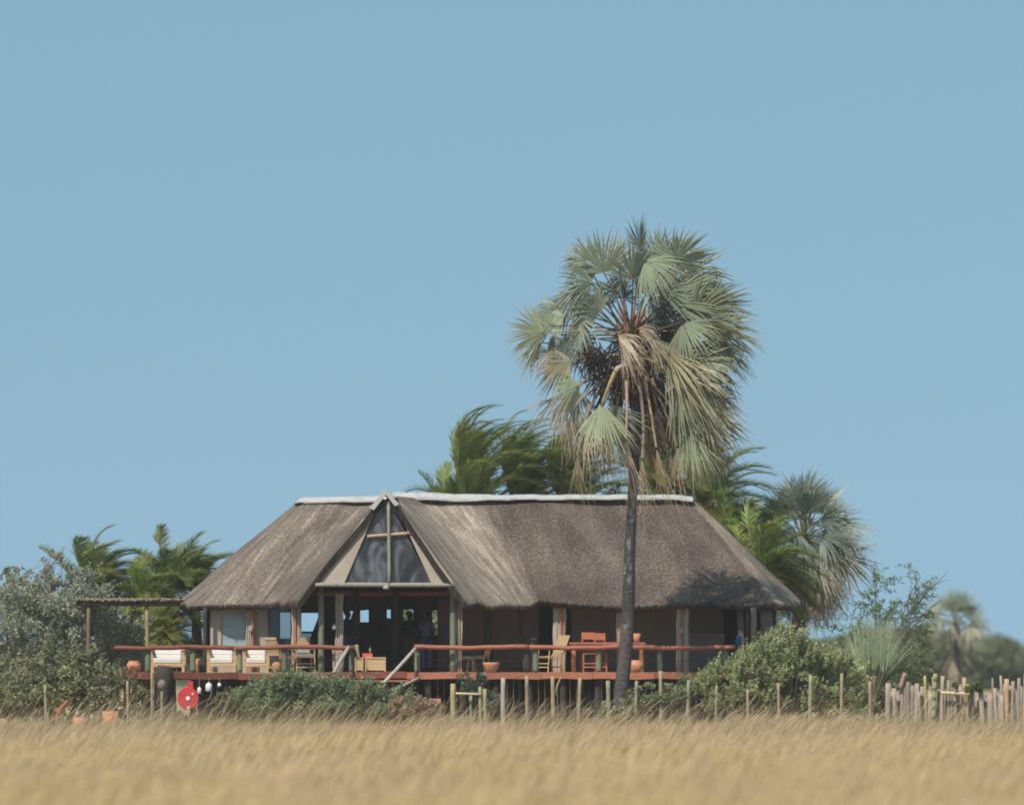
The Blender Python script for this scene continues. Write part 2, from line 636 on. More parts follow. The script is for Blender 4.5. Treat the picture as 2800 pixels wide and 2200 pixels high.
def np_child(name, v, q, c, mat, parent):
    off = worldloc(parent)
    o = np_mesh(name, v - np.array(off), q, c, mat)
    o.parent = parent
    return o


def shrub(name, label, cat, ells, y, depth, nleaf, size, tints, seed, base, crown='foliage', nclump=60, cr=(.16, .42),
          stems=10, stem_r=.04, spikes=0, shoots=0, group=None, elong=1.7, stemmat='bark', upbias=0.0):
    """ells: crown outline as ellipses (px,py,rx,ry) at depth y"""
    rnd = random.Random(seed)
    sc = (y - CAMY) / F
    cl = []
    areas = [e[2] * e[3] for e in ells]
    for k in range(nclump):
        e = rnd.choices(ells, areas)[0]
        while True:
            p = V((rnd.uniform(-1, 1), rnd.uniform(-1, 1), rnd.uniform(-1, 1)))
            if .3 < p.length < 1:
                break
        rr = rnd.uniform(*cr)
        fx = max(.1, 1 - rr / (e[2] * sc + 1e-6))
        fz = max(.1, 1 - rr / (e[3] * sc + 1e-6))
        c = W(e[0], e[1], y)
        cl.append((c.x + p.x * e[2] * sc * fx, y + p.y * depth * .5, max(c.z + p.z * e[3] * sc * fz, GZ + .1), rr))
    for k in range(spikes):
        e = rnd.choices(ells, areas)[0]
        a = rnd.uniform(.15, .85) * math.pi
        c = W(e[0], e[1], y)
        q = V((c.x + math.cos(a) * e[2] * sc * rnd.uniform(.9, 1.06), y + rnd.uniform(-.4, .4) * depth, c.z + math.sin(a) * e[3] * sc * rnd.uniform(.9, 1.12)))
        cl.append((q.x, q.y, max(q.z, GZ + .1), rnd.uniform(.07, .15)))
    for k in range(shoots):
        e = rnd.choices(ells, areas)[0]
        a = rnd.uniform(-.1, 1.1) * math.pi
        c = W(e[0], e[1], y)
        rr = rnd.uniform(.7, 1.0)
        q = V((c.x + math.cos(a) * e[2] * sc * rr, y + rnd.uniform(-.5, .5) * depth * (.4 + .6 * math.sin(max(a, 0))), c.z + math.sin(a) * e[3] * sc * rr))
        dv = n3(V((math.cos(a) * .5 + rnd.uniform(-.2, .5), rnd.uniform(-.5, .3), .5 + max(0, math.sin(a)))))
        L = rnd.uniform(.12, .48)
        for j in range(6):
            p = q + dv * (L * j / 5) + V((.06 * (j / 5) ** 2, 0, 0))
            cl.append((p.x, p.y, max(p.z, GZ + .1), .055 - .006 * j))
    root = thing(name, label, cat, (X(base, y), y, GZ), group)
    v, q, c = leaf_cloud(cl, nleaf, size, tints, seed, elong=elong, upbias=upbias)
    np_child(crown, v, q, c, M['leaf'], root)
    mb = MB()
    bp = V((X(base, y), y, GZ - .1))
    for k in range(stems):
        t = V(cl[rnd.randrange(len(cl))][:3])
        st = bp + V((rnd.uniform(-.25, .25), rnd.uniform(-.2, .2), 0))
        mid = st.lerp(t, .5) + V((rnd.uniform(-.2, .2), rnd.uniform(-.15, .15), rnd.uniform(.0, .3)))
        pts = [st, st.lerp(mid, .5) + V((rnd.uniform(-.08, .08), 0, .05)), mid, mid.lerp(t, .5) + V((0, 0, .06)), t]
        mb.tube(pts, [stem_r, stem_r * .8, stem_r * .6, stem_r * .4, stem_r * .15], 6)
    for k in range(stems * 3):
        a = V(cl[rnd.randrange(len(cl))][:3])
        b = V(cl[rnd.randrange(len(cl))][:3])
        if (a - b).length < 1.4:
            mb.tube([a, a.lerp(b, .5) + V((0, 0, .05)), b], [stem_r * .25, stem_r * .2, stem_r * .1], 4)
    mb.build('stem' if stem_r < .06 else 'trunk', M[stemmat], root, smooth=True)
    return root


# ---- fan palm fronds
FG1, FG2, FG3 = (.185, .22, .13), (.24, .275, .175), (.12, .15, .09)
FTAN, FBROWN, FGREY = (.47, .34, .20), (.24, .155, .09), (.36, .30, .235)


def mixc(a, b, t):
    return tuple(a[i] * (1 - t) + b[i] * t for i in range(3))


def fan_blade(mb, h, d, s, R, spread, nseg, col, tipcol, rnd, droop=.25, cup=.25, split=.5, dead=0.0, blow=0.0):
    """folded fan: h hastula, d axis, s side vector"""
    d, s = n3(d), n3(s - d * s.dot(d))
    nrm = n3(d.cross(s))
    rsteps = [.06, split * .55, split, split + (1 - split) * .5, 1.0]
    half = spread / nseg
    for i in range(nseg):
        a = -spread + (i + .5) * 2 * half
        Ri = R * (.70 + .30 * math.cos(a * .85)) * (rnd.uniform(.86, 1.08) if rnd.random() > .07 else rnd.uniform(.55, .8))
        if rnd.random() < .03:
            continue
        if dead and rnd.random() < dead * .35:
            continue
        wig = rnd.uniform(-.09, .09) * (1 + 4 * dead)
        dr = droop * rnd.uniform(.5, 1.7) + dead * rnd.uniform(0, .4) + (rnd.uniform(.1, .45) if rnd.random() < .12 else 0)
        rows = []
        fold = rnd.uniform(.04, .07)
        for k, f in enumerate(rsteps):
            aa = a + wig * f * f
            dirv = d * math.cos(aa) + s * math.sin(aa)
            r = Ri * f
            c = h + dirv * r - nrm * (cup * math.sin(aa) ** 2 * r * .6)
            c = c + V((blow * r * f * f, 0, -dr * R * f ** 2.6))
            hw = r * math.tan(half) if f <= split + 1e-6 else Ri * split * math.tan(half) * (1 - ((f - split) / (1 - split)) ** 1.3) * .95
            if f > split:
                hw *= .85
            hw = max(hw, .003)
            tang = n3(s * math.cos(aa) - d * math.sin(aa))
            z = nrm * (hw * .55)
            rows.append((c - tang * hw, c + z + nrm * fold * hw, c + tang * hw))
        vs = [p for row in rows for p in row]
        fs = []
        for k in range(len(rows) - 1):
            b = k * 3
            fs += [(b, b + 1, b + 4, b + 3), (b + 1, b + 2, b + 5, b + 4)]
        cc = mixc(col, tipcol, rnd.uniform(0, .12))
        tint = rnd.uniform(.88, 1.12)
        b0 = len(mb.v)
        mb.add(vs, fs)
        for k in range(len(rows)):
            t = 0 if k < 3 else (.25 if k == 3 else rnd.uniform(.4, 1))
            c3 = tuple(q * tint for q in mixc(cc, tipcol, t * rnd.uniform(.3, 1)))
            for j in range(3):
                mb.c[b0 + k * 3 + j] = c3


def fan_frond(root, name, centre, h, d, R, spread=1.9, tilt=0.0, col=FG1, tipcol=FTAN, pcol=(.30, .24, .10), rnd=random,
              droop=.25, cup=.45, nseg=34, dead=0.0, pr=.022, sag=.12, split=.5, blow=.05):
    d = n3(d)
    view = V((0, 1, 0))
    s = d.cross(view)
    if s.length < .2:
        s = V((1, 0, 0))
    s = n3(s)
    s = Matrix.Rotation(tilt, 3, d) @ s
    mb = MB()
    centre, h = V(centre), V(h)
    mid = centre.lerp(h, .5) + V((0, 0, sag))
    mid = mid + d * .0
    pts = []
    for k in range(7):
        t = k / 6
        pts.append(centre * (1 - t) ** 2 + mid * 2 * t * (1 - t) + h * t * t)
    pts.append(h + d * R * .22)
    mb.m = 1
    mb.tube(pts, [pr * 1.7, pr * 1.25, pr, pr * .9, pr * .85, pr * .8, pr * .75, pr * .3], 6, col=pcol)
    mb.m = 0
    fan_blade(mb, h, d, s, R, spread, nseg, col, tipcol, rnd, droop, cup, split, dead, blow)
    return mb.build(name, [M['fan'], M['petiole']], root)


# ---- tall fan palm
def tall_palm():
    y0 = -6.0
    rnd = random.Random(21)
    root = thing('fan_palm', 'tall fan palm with grey green crown and dark trunk before the thatched lodge', 'palm tree', (X(1705, y0), y0, GZ))
    S = (y0 - CAMY) / F
    path = [(1690, 2020, .27), (1693, 1960, .245), (1698, 1900, .235), (1703, 1850, .23), (1711, 1780, .225), (1716, 1700, .222), (1720, 1600, .205), (1722, 1500, .185),
            (1727, 1400, .165), (1733, 1300, .155), (1738, 1200, .155), (1739, 1120, .18), (1735, 1040, .25), (1729, 960, .24), (1725, 900, .16)]
    pts, rs = [], []
    for i in range(len(path) - 1):
        a, b = path[i], path[i + 1]
        m = 6
        for k in range(m):
            t = k / m
            pts.append(W(a[0] + (b[0] - a[0]) * t, a[1] + (b[1] - a[1]) * t, y0))
            rr = (a[2] + (b[2] - a[2]) * t) * .78
            rs.append(rr * (1 + .035 * ((i * m + k) % 2) + rnd.uniform(-.02, .02)))
    pts.append(W(1725, 900, y0)); rs.append(.1)
    mb = MB()
    mb.tube(pts, rs, 18, wob=.03)
    # pale patches above mid trunk, browner near the crown
    for i, (vx, vy, vz) in enumerate(mb.v):
        py = HZ - (vz - CAMZ) / S
        n_ = mnoise.noise(V((vx * 6, vy * 6, vz * 3.2)))
        t = (1, 1, 1)
        if 1330 < py < 1720 and n_ > .36:
            t = (2.9, 3.0, 3.1)
        elif py > 1690:
            t = (1.5, 1.38, 1.33)
        elif py < 1100:
            t = (2.2, 1.15, .8)
        mb.c[i] = t
    mb.build('trunk', M['trunk'], root, smooth=True)
    cc = W(1724, 905, y0)
    ox, oy, k = 1340, 560, 1 / 2.7175
    def zp(zx, zy, dy=0.0):
        return W(ox + zx * k, oy + zy * k, y0 + dy)
    # (zoomed hastula x,y), depth, direction (x,y_depth,z), radius, spread, tilt, kind, droop
    T = .0
    L = [
        (1062, 560, -.5, (-.05, -.35, 1), 1.20, 1.25, .1, 'g', .02),
        (850, 510, -.3, (-.28, -.25, 1), 1.30, 1.35, .2, 'g', .05),
        (1370, 430, -.4, (.35, -.45, .9), 1.18, 2.3, .15, 'g', .05),
        (1150, 420, -.5, (.75, -.5, -.25), 1.15, 1.5, -.4, 'g', .25),
        (1120, 330, .3, (.05, .2, 1), 1.05, 1.4, .9, 'd', .05),
        (1250, 420, .5, (.35, .5, .9), 1.15, 1.7, .3, 'd', .1),
        (760, 590, -.1, (-.85, -.35, .25), 1.12, 1.55, .5, 'g', .35),
        (820, 800, -.3, (-.85, -.3, .55), 1.10, 1.5, -.35, 'g', .3),
        (700, 640, .5, (-.9, .4, .35), 1.05, 1.6, .4, 'd', .35),
        (405, 950, -.5, (-1, -.35, .05), 1.15, 1.25, .1, 'l', .1),
        (545, 830, -.1, (-.95, -.1, .1), .78, 1.5, .3, 'l', .15),
        (650, 830, -.2, (.1, -.25, -1), .95, 1.1, .5, 'g', .1),
        (470, 960, .0, (.1, .1, -1), .95, 1.2, .7, 'd', .2),
        (1310, 730, -.3, (.9, -.3, .55), 1.75, 1.05, -.35, 'g', .18),
        (1500, 850, -.5, (1, -.35, .12), 1.85, 1.3, .15, 'g', .2),
        (1430, 880, -.8, (.4, -.5, -.8), 1.15, 1.3, .3, 'g', .1),
        (1480, 800, .2, (1, .2, .35), 1.75, 1.2, .4, 'd', .2),
        (1300, 640, .5, (.8, .5, .7), 1.6, 1.3, .3, 'd', .15),
        (1560, 1060, .2, (.85, .2, -.65), 1.45, 1.35, .2, 'k', .15),
        (1600, 1120, -.6, (.35, -.5, -.85), .95, 1.1, .3, 'g', .1),
        (1320, 1120, -.8, (.75, -.5, -.45), 1.35, 1.2, .4, 't', .3),
        (1340, 1230, -.7, (.8, -.4, -.5), 1.55, 1.25, .1, 't', .25),
        (1400, 1330, -.5, (.9, -.3, -.55), 1.5, 1.35, .2, 'g', .25),
        (1500, 1400, .0, (.8, .1, -.7), 1.55, 1.25, .3, 't', .25),
        (1380, 1500, .3, (.75, .2, -.8), 1.75, 1.2, .3, 'k', .2),
        (1400, 1250, .6, (.9, .5, -.4), 1.7, 1.4, .2, 'k', .2),
        (600, 1160, -.4, (-.95, -.3, -.15), .98, 1.35, .25, 't', .2),
        (560, 1190, .1, (-.8, .1, -.6), .95, 1.3, .4, 'k', .15),
        (665, 1335, -.5, (-.85, -.35, -.45), 1.0, 1.25, .1, 'l', .3),
        (640, 1370, -.2, (-.1, -.1, -1), 1.2, 1.0, .5, 't', .1),
        (560, 1400, .3, (-.4, .2, -1), 1.25, 1.1, .3, 'x', .1),
        (835, 1480, -1.1, (-.08, -.25, -1), 1.35, .85, .15, 'l', .05),
        (900, 1480, -.6, (.35, -.1, -1), 1.3, .9, .4, 'k', .05),
        (800, 1560, .3, (.2, .2, -1), 1.6, .9, .3, 't', .05),
        (700, 1560, -.2, (.05, -.1, -1), 1.35, .8, .6, 'x', .05),
        (1500, 1700, -.4, (.05, -.2, -1), 1.15, .8, .1, 'l', .05),
        (1600, 1560, .0, (.45, -.1, -.9), 1.35, 1.0, .3, 't', .15),
        (1580, 1480, -.5, (.75, -.3, -.65), 1.2, 1.2, .1, 't', .2),
        (1650, 1750, .1, (.1, .1, -1), 1.2, .9, .3, 'k', .1),
        (1130, 1500, .5, (.3, .4, -1), 1.7, 1.0, .3, 'k', .05),
        (1260, 1400, .8, (.4, .6, -.9), 1.9, 1.1, .2, 'k', .1),
        (960, 1500, .7, (-.2, .6, -.9), 1.6, 1.1, .2, 'k', .1),
        (950, 970, -.9, (.62, -.55, -.5), .95, .8, .7, 'x', .35),
        (1000, 990, -.8, (.35, -.55, -.85), .8, .6, .6, 'x', .2),
        (1100, 920, -.8, (.75, -.6, -.15), .75, .7, .7, 'x', .45),
        (1200, 1000, -.7, (.55, -.55, -.7), .8, .7, .5, 't', .2),
        (1000, 700, .6, (-.1, .6, .9), 1.1, 1.6, .3, 'd', .1),
        (1180, 700, .5, (.5, .6, .5), 1.2, 1.6, .5, 'd', .2),
        (1260, 880, .6, (.9, .6, -.1), 1.3, 1.6, .4, 'k', .2),
        (720, 950, .6, (-.8, .6, -.3), .95, 1.5, .4, 'k', .2),
        (1500, 1180, -.7, (.8, -.5, -.3), 1.2, 1.3, .2, 'g', .15),
        (1650, 930, -.2, (1, -.1, -.1), 1.25, 1.2, .5, 't', .15), (1620, 760, .1, (1, .1, .4), 1.15, 1.2, .6, 'g', .1),
        (480, 900, -.3, (-1, .1, .25), .95, 1.1, .5, 'g', .15), (470, 1090, -.2, (-1, -.2, -.35), .8, 1.1, .5, 't', .2),
        (1040, 1080, .5, (.2, .6, -.8), 1.2, 1.5, .3, 'k', .2), (1180, 1150, .5, (.6, .6, -.6), 1.4, 1.5, .4, 'k', .2),
        (1300, 1180, .2, (.8, .3, -.5), 1.5, 1.3, .6, 'k', .2), (760, 1000, .3, (-.5, .5, -.6), 1.1, 1.3, .5, 'k', .2),
        (1420, 1020, .3, (.9, .4, -.3), 1.4, 1.3, .6, 'k', .2), (1350, 900, .4, (.9, .4, .1), 1.2, 1.4, .6, 'd', .2),
        (960, 480, .2, (-.25, .2, 1), 1.2, 1.5, .6, 'g', .15), (720, 430, .1, (-.6, .1, .8), .95, 1.4, -.5, 'g', .3),
        (620, 700, .3, (-.9, .3, .1), .95, 1.4, .7, 'd', .4), (1480, 520, .2, (.7, .1, .7), 1.25, 1.5, .7, 'g', .2),
        (1440, 640, .4, (.9, .3, .3), 1.4, 1.4, -.7, 'd', .3), (500, 760, .1, (-.9, .1, .5), .8, 1.3, .7, 'g', .3),
        (1700, 1050, .0, (.9, .1, -.5), 1.0, 1.2, -.6, 'd', .2), (1100, 640, .5, (.2, .6, .8), 1.0, 1.6, .8, 'k', .1),
        (950, 650, .4, (-.3, .6, .8), .95, 1.5, -.8, 'k', .1), (1250, 760, .3, (.7, .4, .2), 1.2, 1.5, .9, 'k', .2),
        (380, 1020, .0, (-.9, 0, -.4), .8, 1.1, -.6, 't', .3), (1560, 1300, .2, (.9, .2, -.5), 1.2, 1.3, .8, 'k', .2),
        (850, 760, .3, (-.6, .5, .4), 1.0, 1.5, .6, 'k', .3), (1180, 860, .3, (.5, .5, .3), .9, 1.5, .6, 'k', .2),
        (600, 980, .2, (-.7, .3, -.6), .85, 1.3, .7, 'k', .3), (760, 720, .1, (-.6, .2, .7), .9, 1.4, .9, 'd', .3),
        (1200, 560, .9, (.3, .9, .6), 1.2, 1.6, .3, 'd', .1),
        (850, 640, .9, (-.4, .9, .4), 1.2, 1.6, .3, 'd', .2),
    ]
    for (zx, zy, dy, d, R, sp, tl, kd, dr) in L:
        d = V(d)
        h = zp(zx, zy, dy)
        col, tip, dead, pc = FG1, mixc(FG1, FTAN, .55), 0, rnd.choice([(.13, .105, .06), (.17, .135, .07), (.09, .075, .05)])
        if kd == 'l':
            col, tip, pc = (.31, .36, .215), FTAN, (.34, .27, .13)
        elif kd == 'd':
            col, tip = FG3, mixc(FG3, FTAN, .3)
        elif kd == 'k':
            col, tip, dead = (.17, .19, .125), FBROWN, .1
        elif kd == 't':
            col, tip, dead, pc = mixc(FG1, FTAN, .35), FTAN, .25, (.36, .27, .14)
        elif kd == 'x':
            col, tip, dead, pc = mixc(FGREY, FTAN, .4), FTAN, .7, (.34, .25, .17)
        if kd == 'g':
            col = mixc(FG1, FG2, rnd.uniform(0, 1))
        st = cc + V((rnd.uniform(-.12, .12), rnd.uniform(-.12, .12), rnd.uniform(-.45, .05)))
        if zy > 1000:
            st = W(1732, 985, y0) + V((rnd.uniform(-.1, .1), rnd.uniform(-.2, .1), rnd.uniform(-.3, .3)))
        fan_frond(root, 'frond' if kd != 'x' else 'dead_frond', st, h, d, R, sp, tl + rnd.uniform(-.45, .45), col, tip, pc, rnd, dr,
                  nseg=int(28 + 9 * sp), dead=dead, split=.6, sag=.25 if zy > 1100 else .1)
    # dead fronds hanging along the trunk : petiole path + closed fan
    H = [((1000, 1180), (1030, 1420), (1010, 2120 - 385), 1.75, .30, -.75, (.46, .33, .25)),
         ((1100, 1290), (1160, 1600), (1130, 1880), 1.35, .24, -.5, (.40, .30, .22)),
         ((1150, 1290), (1200, 1560), (1235, 1800), 1.75, .20, -.3, (.50, .33, .18)),
         ((880, 1290), (700, 1500), (650, 1860), 1.15, .30, -.3, (.34, .26, .20)),
         ((900, 1290), (640, 1420), (600, 1560), 1.1, .45, -.4, (.38, .30, .24)),
         ((1200, 1300), (1330, 1600), (1390, 1790), 1.15, .45, .1, (.40, .31, .22)),
         ((1200, 1290), (1250, 1650), (1330, 1840), .9, .35, .4, (.45, .32, .2)),
         ((950, 1320), (900, 1600), (860, 1720), 1.2, .5, .4, (.26, .22, .16)),
         ((1120, 1300), (1150, 1500), (1160, 1700), 1.3, .5, .5, (.16, .13, .10)),
         ((1080, 1300), (1060, 1500), (1120, 1640), 1.2, .4, .5, (.16, .12, .09))]
    for kk in range(16):
        x0 = rnd.uniform(-1, 1)
        H.append(((1080 + x0 * 90, rnd.uniform(1180, 1280)), (1090 + x0 * 190, rnd.uniform(1330, 1420)), (1100 + x0 * 220, rnd.uniform(1430, 1560)), rnd.uniform(.8, 1.15), rnd.uniform(.3, .6),
                  rnd.uniform(-.35, .6), (.10, .075, .06)))
    for a, b, c, R, sp, dy, pc in H:
        mb = MB()
        A, B, D = zp(*a, dy=-.15), zp(*b, dy=dy), zp(*c, dy=dy)
        pts = [A * (1 - t) ** 2 + B * 2 * t * (1 - t) + D * t * t for t in [i / 8 for i in range(9)]]
        mb.m = 1
        mb.tube(pts, [.06, .05, .045, .042, .04, .038, .036, .032, .03], 7, col=pc)
        mb.m = 0
        dd = n3(D - B) + V((rnd.uniform(0, .25), 0, -1))
        dk = pc[0] < .11
        fan_blade(mb, D, n3(dd), V((1, rnd.uniform(-.5, .5), 0)), R, sp, 16, (.12, .095, .07) if dk else mixc(FGREY, FTAN, rnd.uniform(.3, .9)), (.2, .15, .1) if dk else FTAN, rnd, .02, .2, .35, .5, .1)
        fan_blade(mb, D + V((0, .06, 0)), n3(dd + V((rnd.uniform(-.2, .2), 0, 0))), V((.5, 1, 0)), R * .9, sp, 14, (.10, .08, .06) if dk else mixc(FBROWN, FTAN, rnd.uniform(.2, .7)), FBROWN, rnd, .02, .2, .35, .5, .15)
        mb.build('dead_frond', [M['fan'], M['petiole']], root)
    # fruit stalks: dark wiry tangles
    def tangle(name, zx, zy, rad, n, dy, seed):
        r2 = random.Random(seed)
        mb = MB()
        c0 = zp(zx, zy, dy)
        for i in range(n):
            st = c0 + V((r2.gauss(0, rad * .35), r2.gauss(0, rad * .35), r2.gauss(.1, rad * .4)))
            dirv = V((r2.uniform(-1, 1), r2.uniform(-1, 1), r2.uniform(-1.1, .3)))
            pts = [st]
            for s_ in range(4):
                dirv = n3(dirv + V((r2.uniform(-.4, .4), r2.uniform(-.4, .4), -.35)))
                pts.append(pts[-1] + dirv * rad * .3)
            mb.tube(pts, [.014, .013, .012, .01, .005], 4, cap=False)
            for s_ in range(2):
                q = pts[r2.randrange(1, 5)]
                mb.lathe(q + V((0, 0, -.02)), [(.006, -.02), (.02, -.008), (.021, .01), (.008, .022)], 5)
        mb.build(name, M['fruit'], root)
    tangle('fruit_cluster', 790, 1150, .5, 110, -.25, 1)
    tangle('fruit_cluster', 900, 1300, .62, 130, -.1, 2)
    tangle('fruit_cluster', 1290, 1000, .60, 130, .1, 3)
    tangle('fruit_cluster', 1060, 1020, .62, 190, .1, 4)  # dense dark tangle stands in for shade at the crown's core
    tangle('fruit_cluster', 1220, 1380, .50, 110, .2, 5)
    # russet fibrous boots where old petioles broke off
    mb = MB()
    for i in range(46):
        t = rnd.random()
        p = W(1735 - t * 8, 1100 - t * 230, y0)
        a = rnd.uniform(0, 6.28)
        o = V((math.cos(a), math.sin(a), .0))
        mb.tube([p + o * .15, p + o * .28 + V((0, 0, .22)), p + o * .42 + V((0, 0, .55))], [.055, .04, .012], 6,
                col=rnd.choice([(.30, .13, .07), (.38, .2, .12), (.22, .12, .08), (.42, .3, .2)]))
    mb.build('leaf_base', M['petiole'], root, smooth=True)
    # pale elbow petiole with yellow stem, left of the trunk
    mb = MB()
    pts = [zp(1060, 1200, -.45), zp(1000, 1195, -.55), zp(945, 1215, -.65), zp(915, 1270, -.8), zp(880, 1350, -1.0), zp(845, 1440, -1.1), zp(830, 1500, -1.1)]
    mb.tube(pts, [.07, .075, .07, .06, .04, .035, .03], 8, col=(.42, .36, .28))
    for i in range(24, len(mb.v)):
        mb.c[i] = (.34, .25, .10)
    mb.build('petiole', M['petiole'], root, smooth=True)
    mb = MB()
    pts = [zp(890, 1330, .1), zp(830, 1420, .0), zp(790, 1500, .0), zp(785, 1560, .0)]
    mb.tube(pts, [.035, .035, .035, .04], 6, col=(.10, .07, .05))
    mb.build('petiole', M['petiole'], root, smooth=True)


tall_palm()


def fan_palm(name, label, base_px, y, cpx, cpy, nf, Rf, pet, seed, cols, trunk_r=.2, dead_n=6, wind=.15, lobes=None, up=-.75, group=None, stemleaf=False):
    rnd = random.Random(seed)
    root = thing(name, label, 'palm tree', (X(base_px, y), y, GZ), group)
    cc = W(cpx, cpy, y)
    if not stemleaf:
        mb = MB()
        b = V((X(base_px, y), y, GZ - .1))
        pts = [b.lerp(cc, t / 12) for t in range(13)]
        mb.tube(pts, [trunk_r * (1.25 if t == 0 else 1) * (1 + .05 * (t % 2)) for t in range(13)], 12, wob=.04)
        mb.build('trunk', M['trunk'], root, smooth=True)
    ga = math.pi * (3 - math.sqrt(5))
    for i in range(nf):
        t = (i + .5) / nf
        el = math.pi / 2 - t * (math.pi / 2 - up)  # from vertical down
        az = i * ga + rnd.uniform(-.2, .2)
        d = V((math.cos(az) * math.cos(el) + wind, math.sin(az) * math.cos(el), math.sin(el)))
        d = n3(d)
        pl = pet * rnd.uniform(.85, 1.15)
        h = cc + d * pl + V((0, 0, -.1 * pl))
        c1 = rnd.choice(cols)
        old = t > .72 and not stemleaf
        col = mixc(c1, FTAN, .35) if old else c1
        dd = d if stemleaf else n3(d + V((wind * .6, 0, -.55 if t > .45 else -.1)))
        fan_frond(root, 'frond', cc, h, dd, Rf * rnd.uniform(.85, 1.15), rnd.uniform(.16, .42) if stemleaf else rnd.uniform(1.1, 1.7), rnd.uniform(-1.0, 1.0), col,
                  mixc(c1, FTAN, .7 if old else .25), (.26, .24, .14), rnd, .03 if stemleaf else .10 + .2 * t, nseg=16 if stemleaf else 28, dead=0 if stemleaf else (.2 if old else 0), pr=.022, split=.35 if stemleaf else .5)
    for i in range(dead_n):
        az = rnd.uniform(0, 6.28)
        d = V((math.cos(az) * .45 + wind * .5, math.sin(az) * .45, -1))
        h = cc + V((d.x * 1.0, d.y * 1.0, -.55 - rnd.uniform(0, .9)))
        fan_frond(root, 'dead_frond', cc, h, V((d.x * .5 + .15, d.y * .3, -1)), Rf * rnd.uniform(1.0, 1.4), rnd.uniform(.3, .7), rnd.uniform(-.7, .7),
                  mixc(FGREY, FTAN, rnd.uniform(0, .8)), FTAN, (.3, .24, .18), rnd, .02, nseg=16, dead=.6, pr=.02, sag=.3)
    return root


BLUE = [(.205, .25, .19), (.25, .295, .225), (.145, .185, .14)]
fan_palm('fan_palm', 'blue green fan palm with grey dead skirt behind the right end of the lodge', 2165, 13, 2195, 1478, 54, 1.12, 1.08, 5, BLUE, .2, 34, .05)
fan_palm('fan_palm', 'small distant fan palm with tan hanging fronds rising above the far woodland', 2612, 70, 2612, 1712, 20, .95, .8, 9, [(.19, .24, .17), (.24, .29, .2)], .19, 3, .05, up=-.05)
fan_palm('fan_palm', 'stemless young fan palm with upright pale green fronds left of the pole palisade', 2390, 3, 2392, 1925, 24, 1.5, 1.0, 10, [(.32, .38, .23), (.38, .43, .28)], .1, 2, .0, up=1.16, stemleaf=True)


# ---- date palms (feather fronds)
DG = [(.21, .275, .07), (.255, .32, .085), (.17, .23, .06), (.29, .325, .095)]


def feather(mb, base, d0, L, rnd, col, wind, droop, nl=66, lw=.50, arch=False):
    p = V(base)
    d = n3(V(d0))
    pts, tans = [p.copy()], [d.copy()]
    st = 16
    for i in range(st):
        t = (i + 1) / st
        wt = (.1 + 3.6 * t * t) if arch else (.4 + 1.6 * t)
        d = n3(d + V((wind * wt, rnd.uniform(-.01, .01), -droop * ((.05 + 2.2 * t * t) if arch else (.35 + 1.5 * t)))) * (1.0 / st) * 2.2)
        p = p + d * (L / st)
        pts.append(p.copy()); tans.append(d.copy())
    fs_ = rnd.uniform(.65, 1.3)
    mb.tube(pts, [.034 * (1 - .85 * i / st) + .005 for i in range(st + 1)], 5, col=mixc(col, (.38, .36, .14), .6))
    for i in range(nl):
        t = .16 + .84 * i / nl
        k = min(st - 1, int(t * st))
        fr = t * st - k
        c = pts[k].lerp(pts[k + 1], fr)
        tg = n3(tans[k].lerp(tans[k + 1], fr))
        side = tg.cross(V((0, 0, 1)))
        if side.length < .15:
            side = tg.cross(V((0, 1, 0)))
        side = n3(side)
        upv = n3(side.cross(tg))
        ll = lw * math.sin(math.pi * min(1, .12 + t * .83)) ** .6 * rnd.uniform(.85, 1.15)
        for sg in (-1, 1):
            ph = 1.0 - .5 * t + rnd.uniform(-.2, .2)
            dv = n3(tg * math.cos(ph) + side * (sg * math.sin(ph)) + upv * rnd.uniform(.05, .5) + V((wind * .55, 0, 0)))
            wv = n3(dv.cross(upv)) * .0145
            e1 = c + dv * ll * .5 + V((wind * .05, 0, -.015))
            e2 = c + dv * ll + V((wind * .22, 0, -.12 * ll))
            f_ = rnd.uniform(.8, 1.2) * fs_
            cl = tuple(q * f_ for q in col)
            mb.add([c - wv * .7, c + wv * .7, e1 + wv, e1 - wv, e2 + wv * .15, e2 - wv * .15], [(0, 1, 2, 3), (3, 2, 4, 5)], cl)


def date_palm(label, bpx, y, cpx, cpy, L, nf, seed, wind=.32, group='date palms behind the lodge', el_lo=-.1, tints=DG, lean=0, tr=.14, yel=.14, notleft=False):
    rnd = random.Random(seed)
    root = thing('date_palm', label, 'palm tree', (X(bpx, y), y, GZ), group)
    cc = W(cpx, cpy, y)
    mb = MB()
    b = V((X(bpx, y), y, GZ - .1))
    pts = [b.lerp(cc, t / 10) for t in range(11)]
    mb.tube(pts, [tr * (1 + .1 * (t % 2)) for t in range(11)], 10, wob=.05)
    mb.build('trunk', M['bark'], root, smooth=True)
    mb = MB()
    ga = math.pi * (3 - math.sqrt(5))
    for i in range(nf):
        t = (i + .5) / nf
        el = 1.45 - t * (1.45 - el_lo)
        az = i * ga + rnd.uniform(-.25, .25)
        d = V((math.cos(az) * math.cos(el) + lean, math.sin(az) * math.cos(el), math.sin(el)))
        if notleft and d.x < -.35:
            d = V((d.x * .5, d.y, d.z + .5))
        col = rnd.choice(tints)
        if rnd.random() < yel and t > .5:
            col = rnd.choice([(.26, .20, .035), (.21, .17, .04)])
        feather(mb, cc + V((rnd.uniform(-.08, .08), rnd.uniform(-.08, .08), rnd.uniform(-.25, .1))), d, L * rnd.uniform(.88, 1.06), rnd, col, wind, (.5 if notleft else .5) + .25 * t, arch=notleft)
    mb.build('crown', M['feather'], root)
    return root


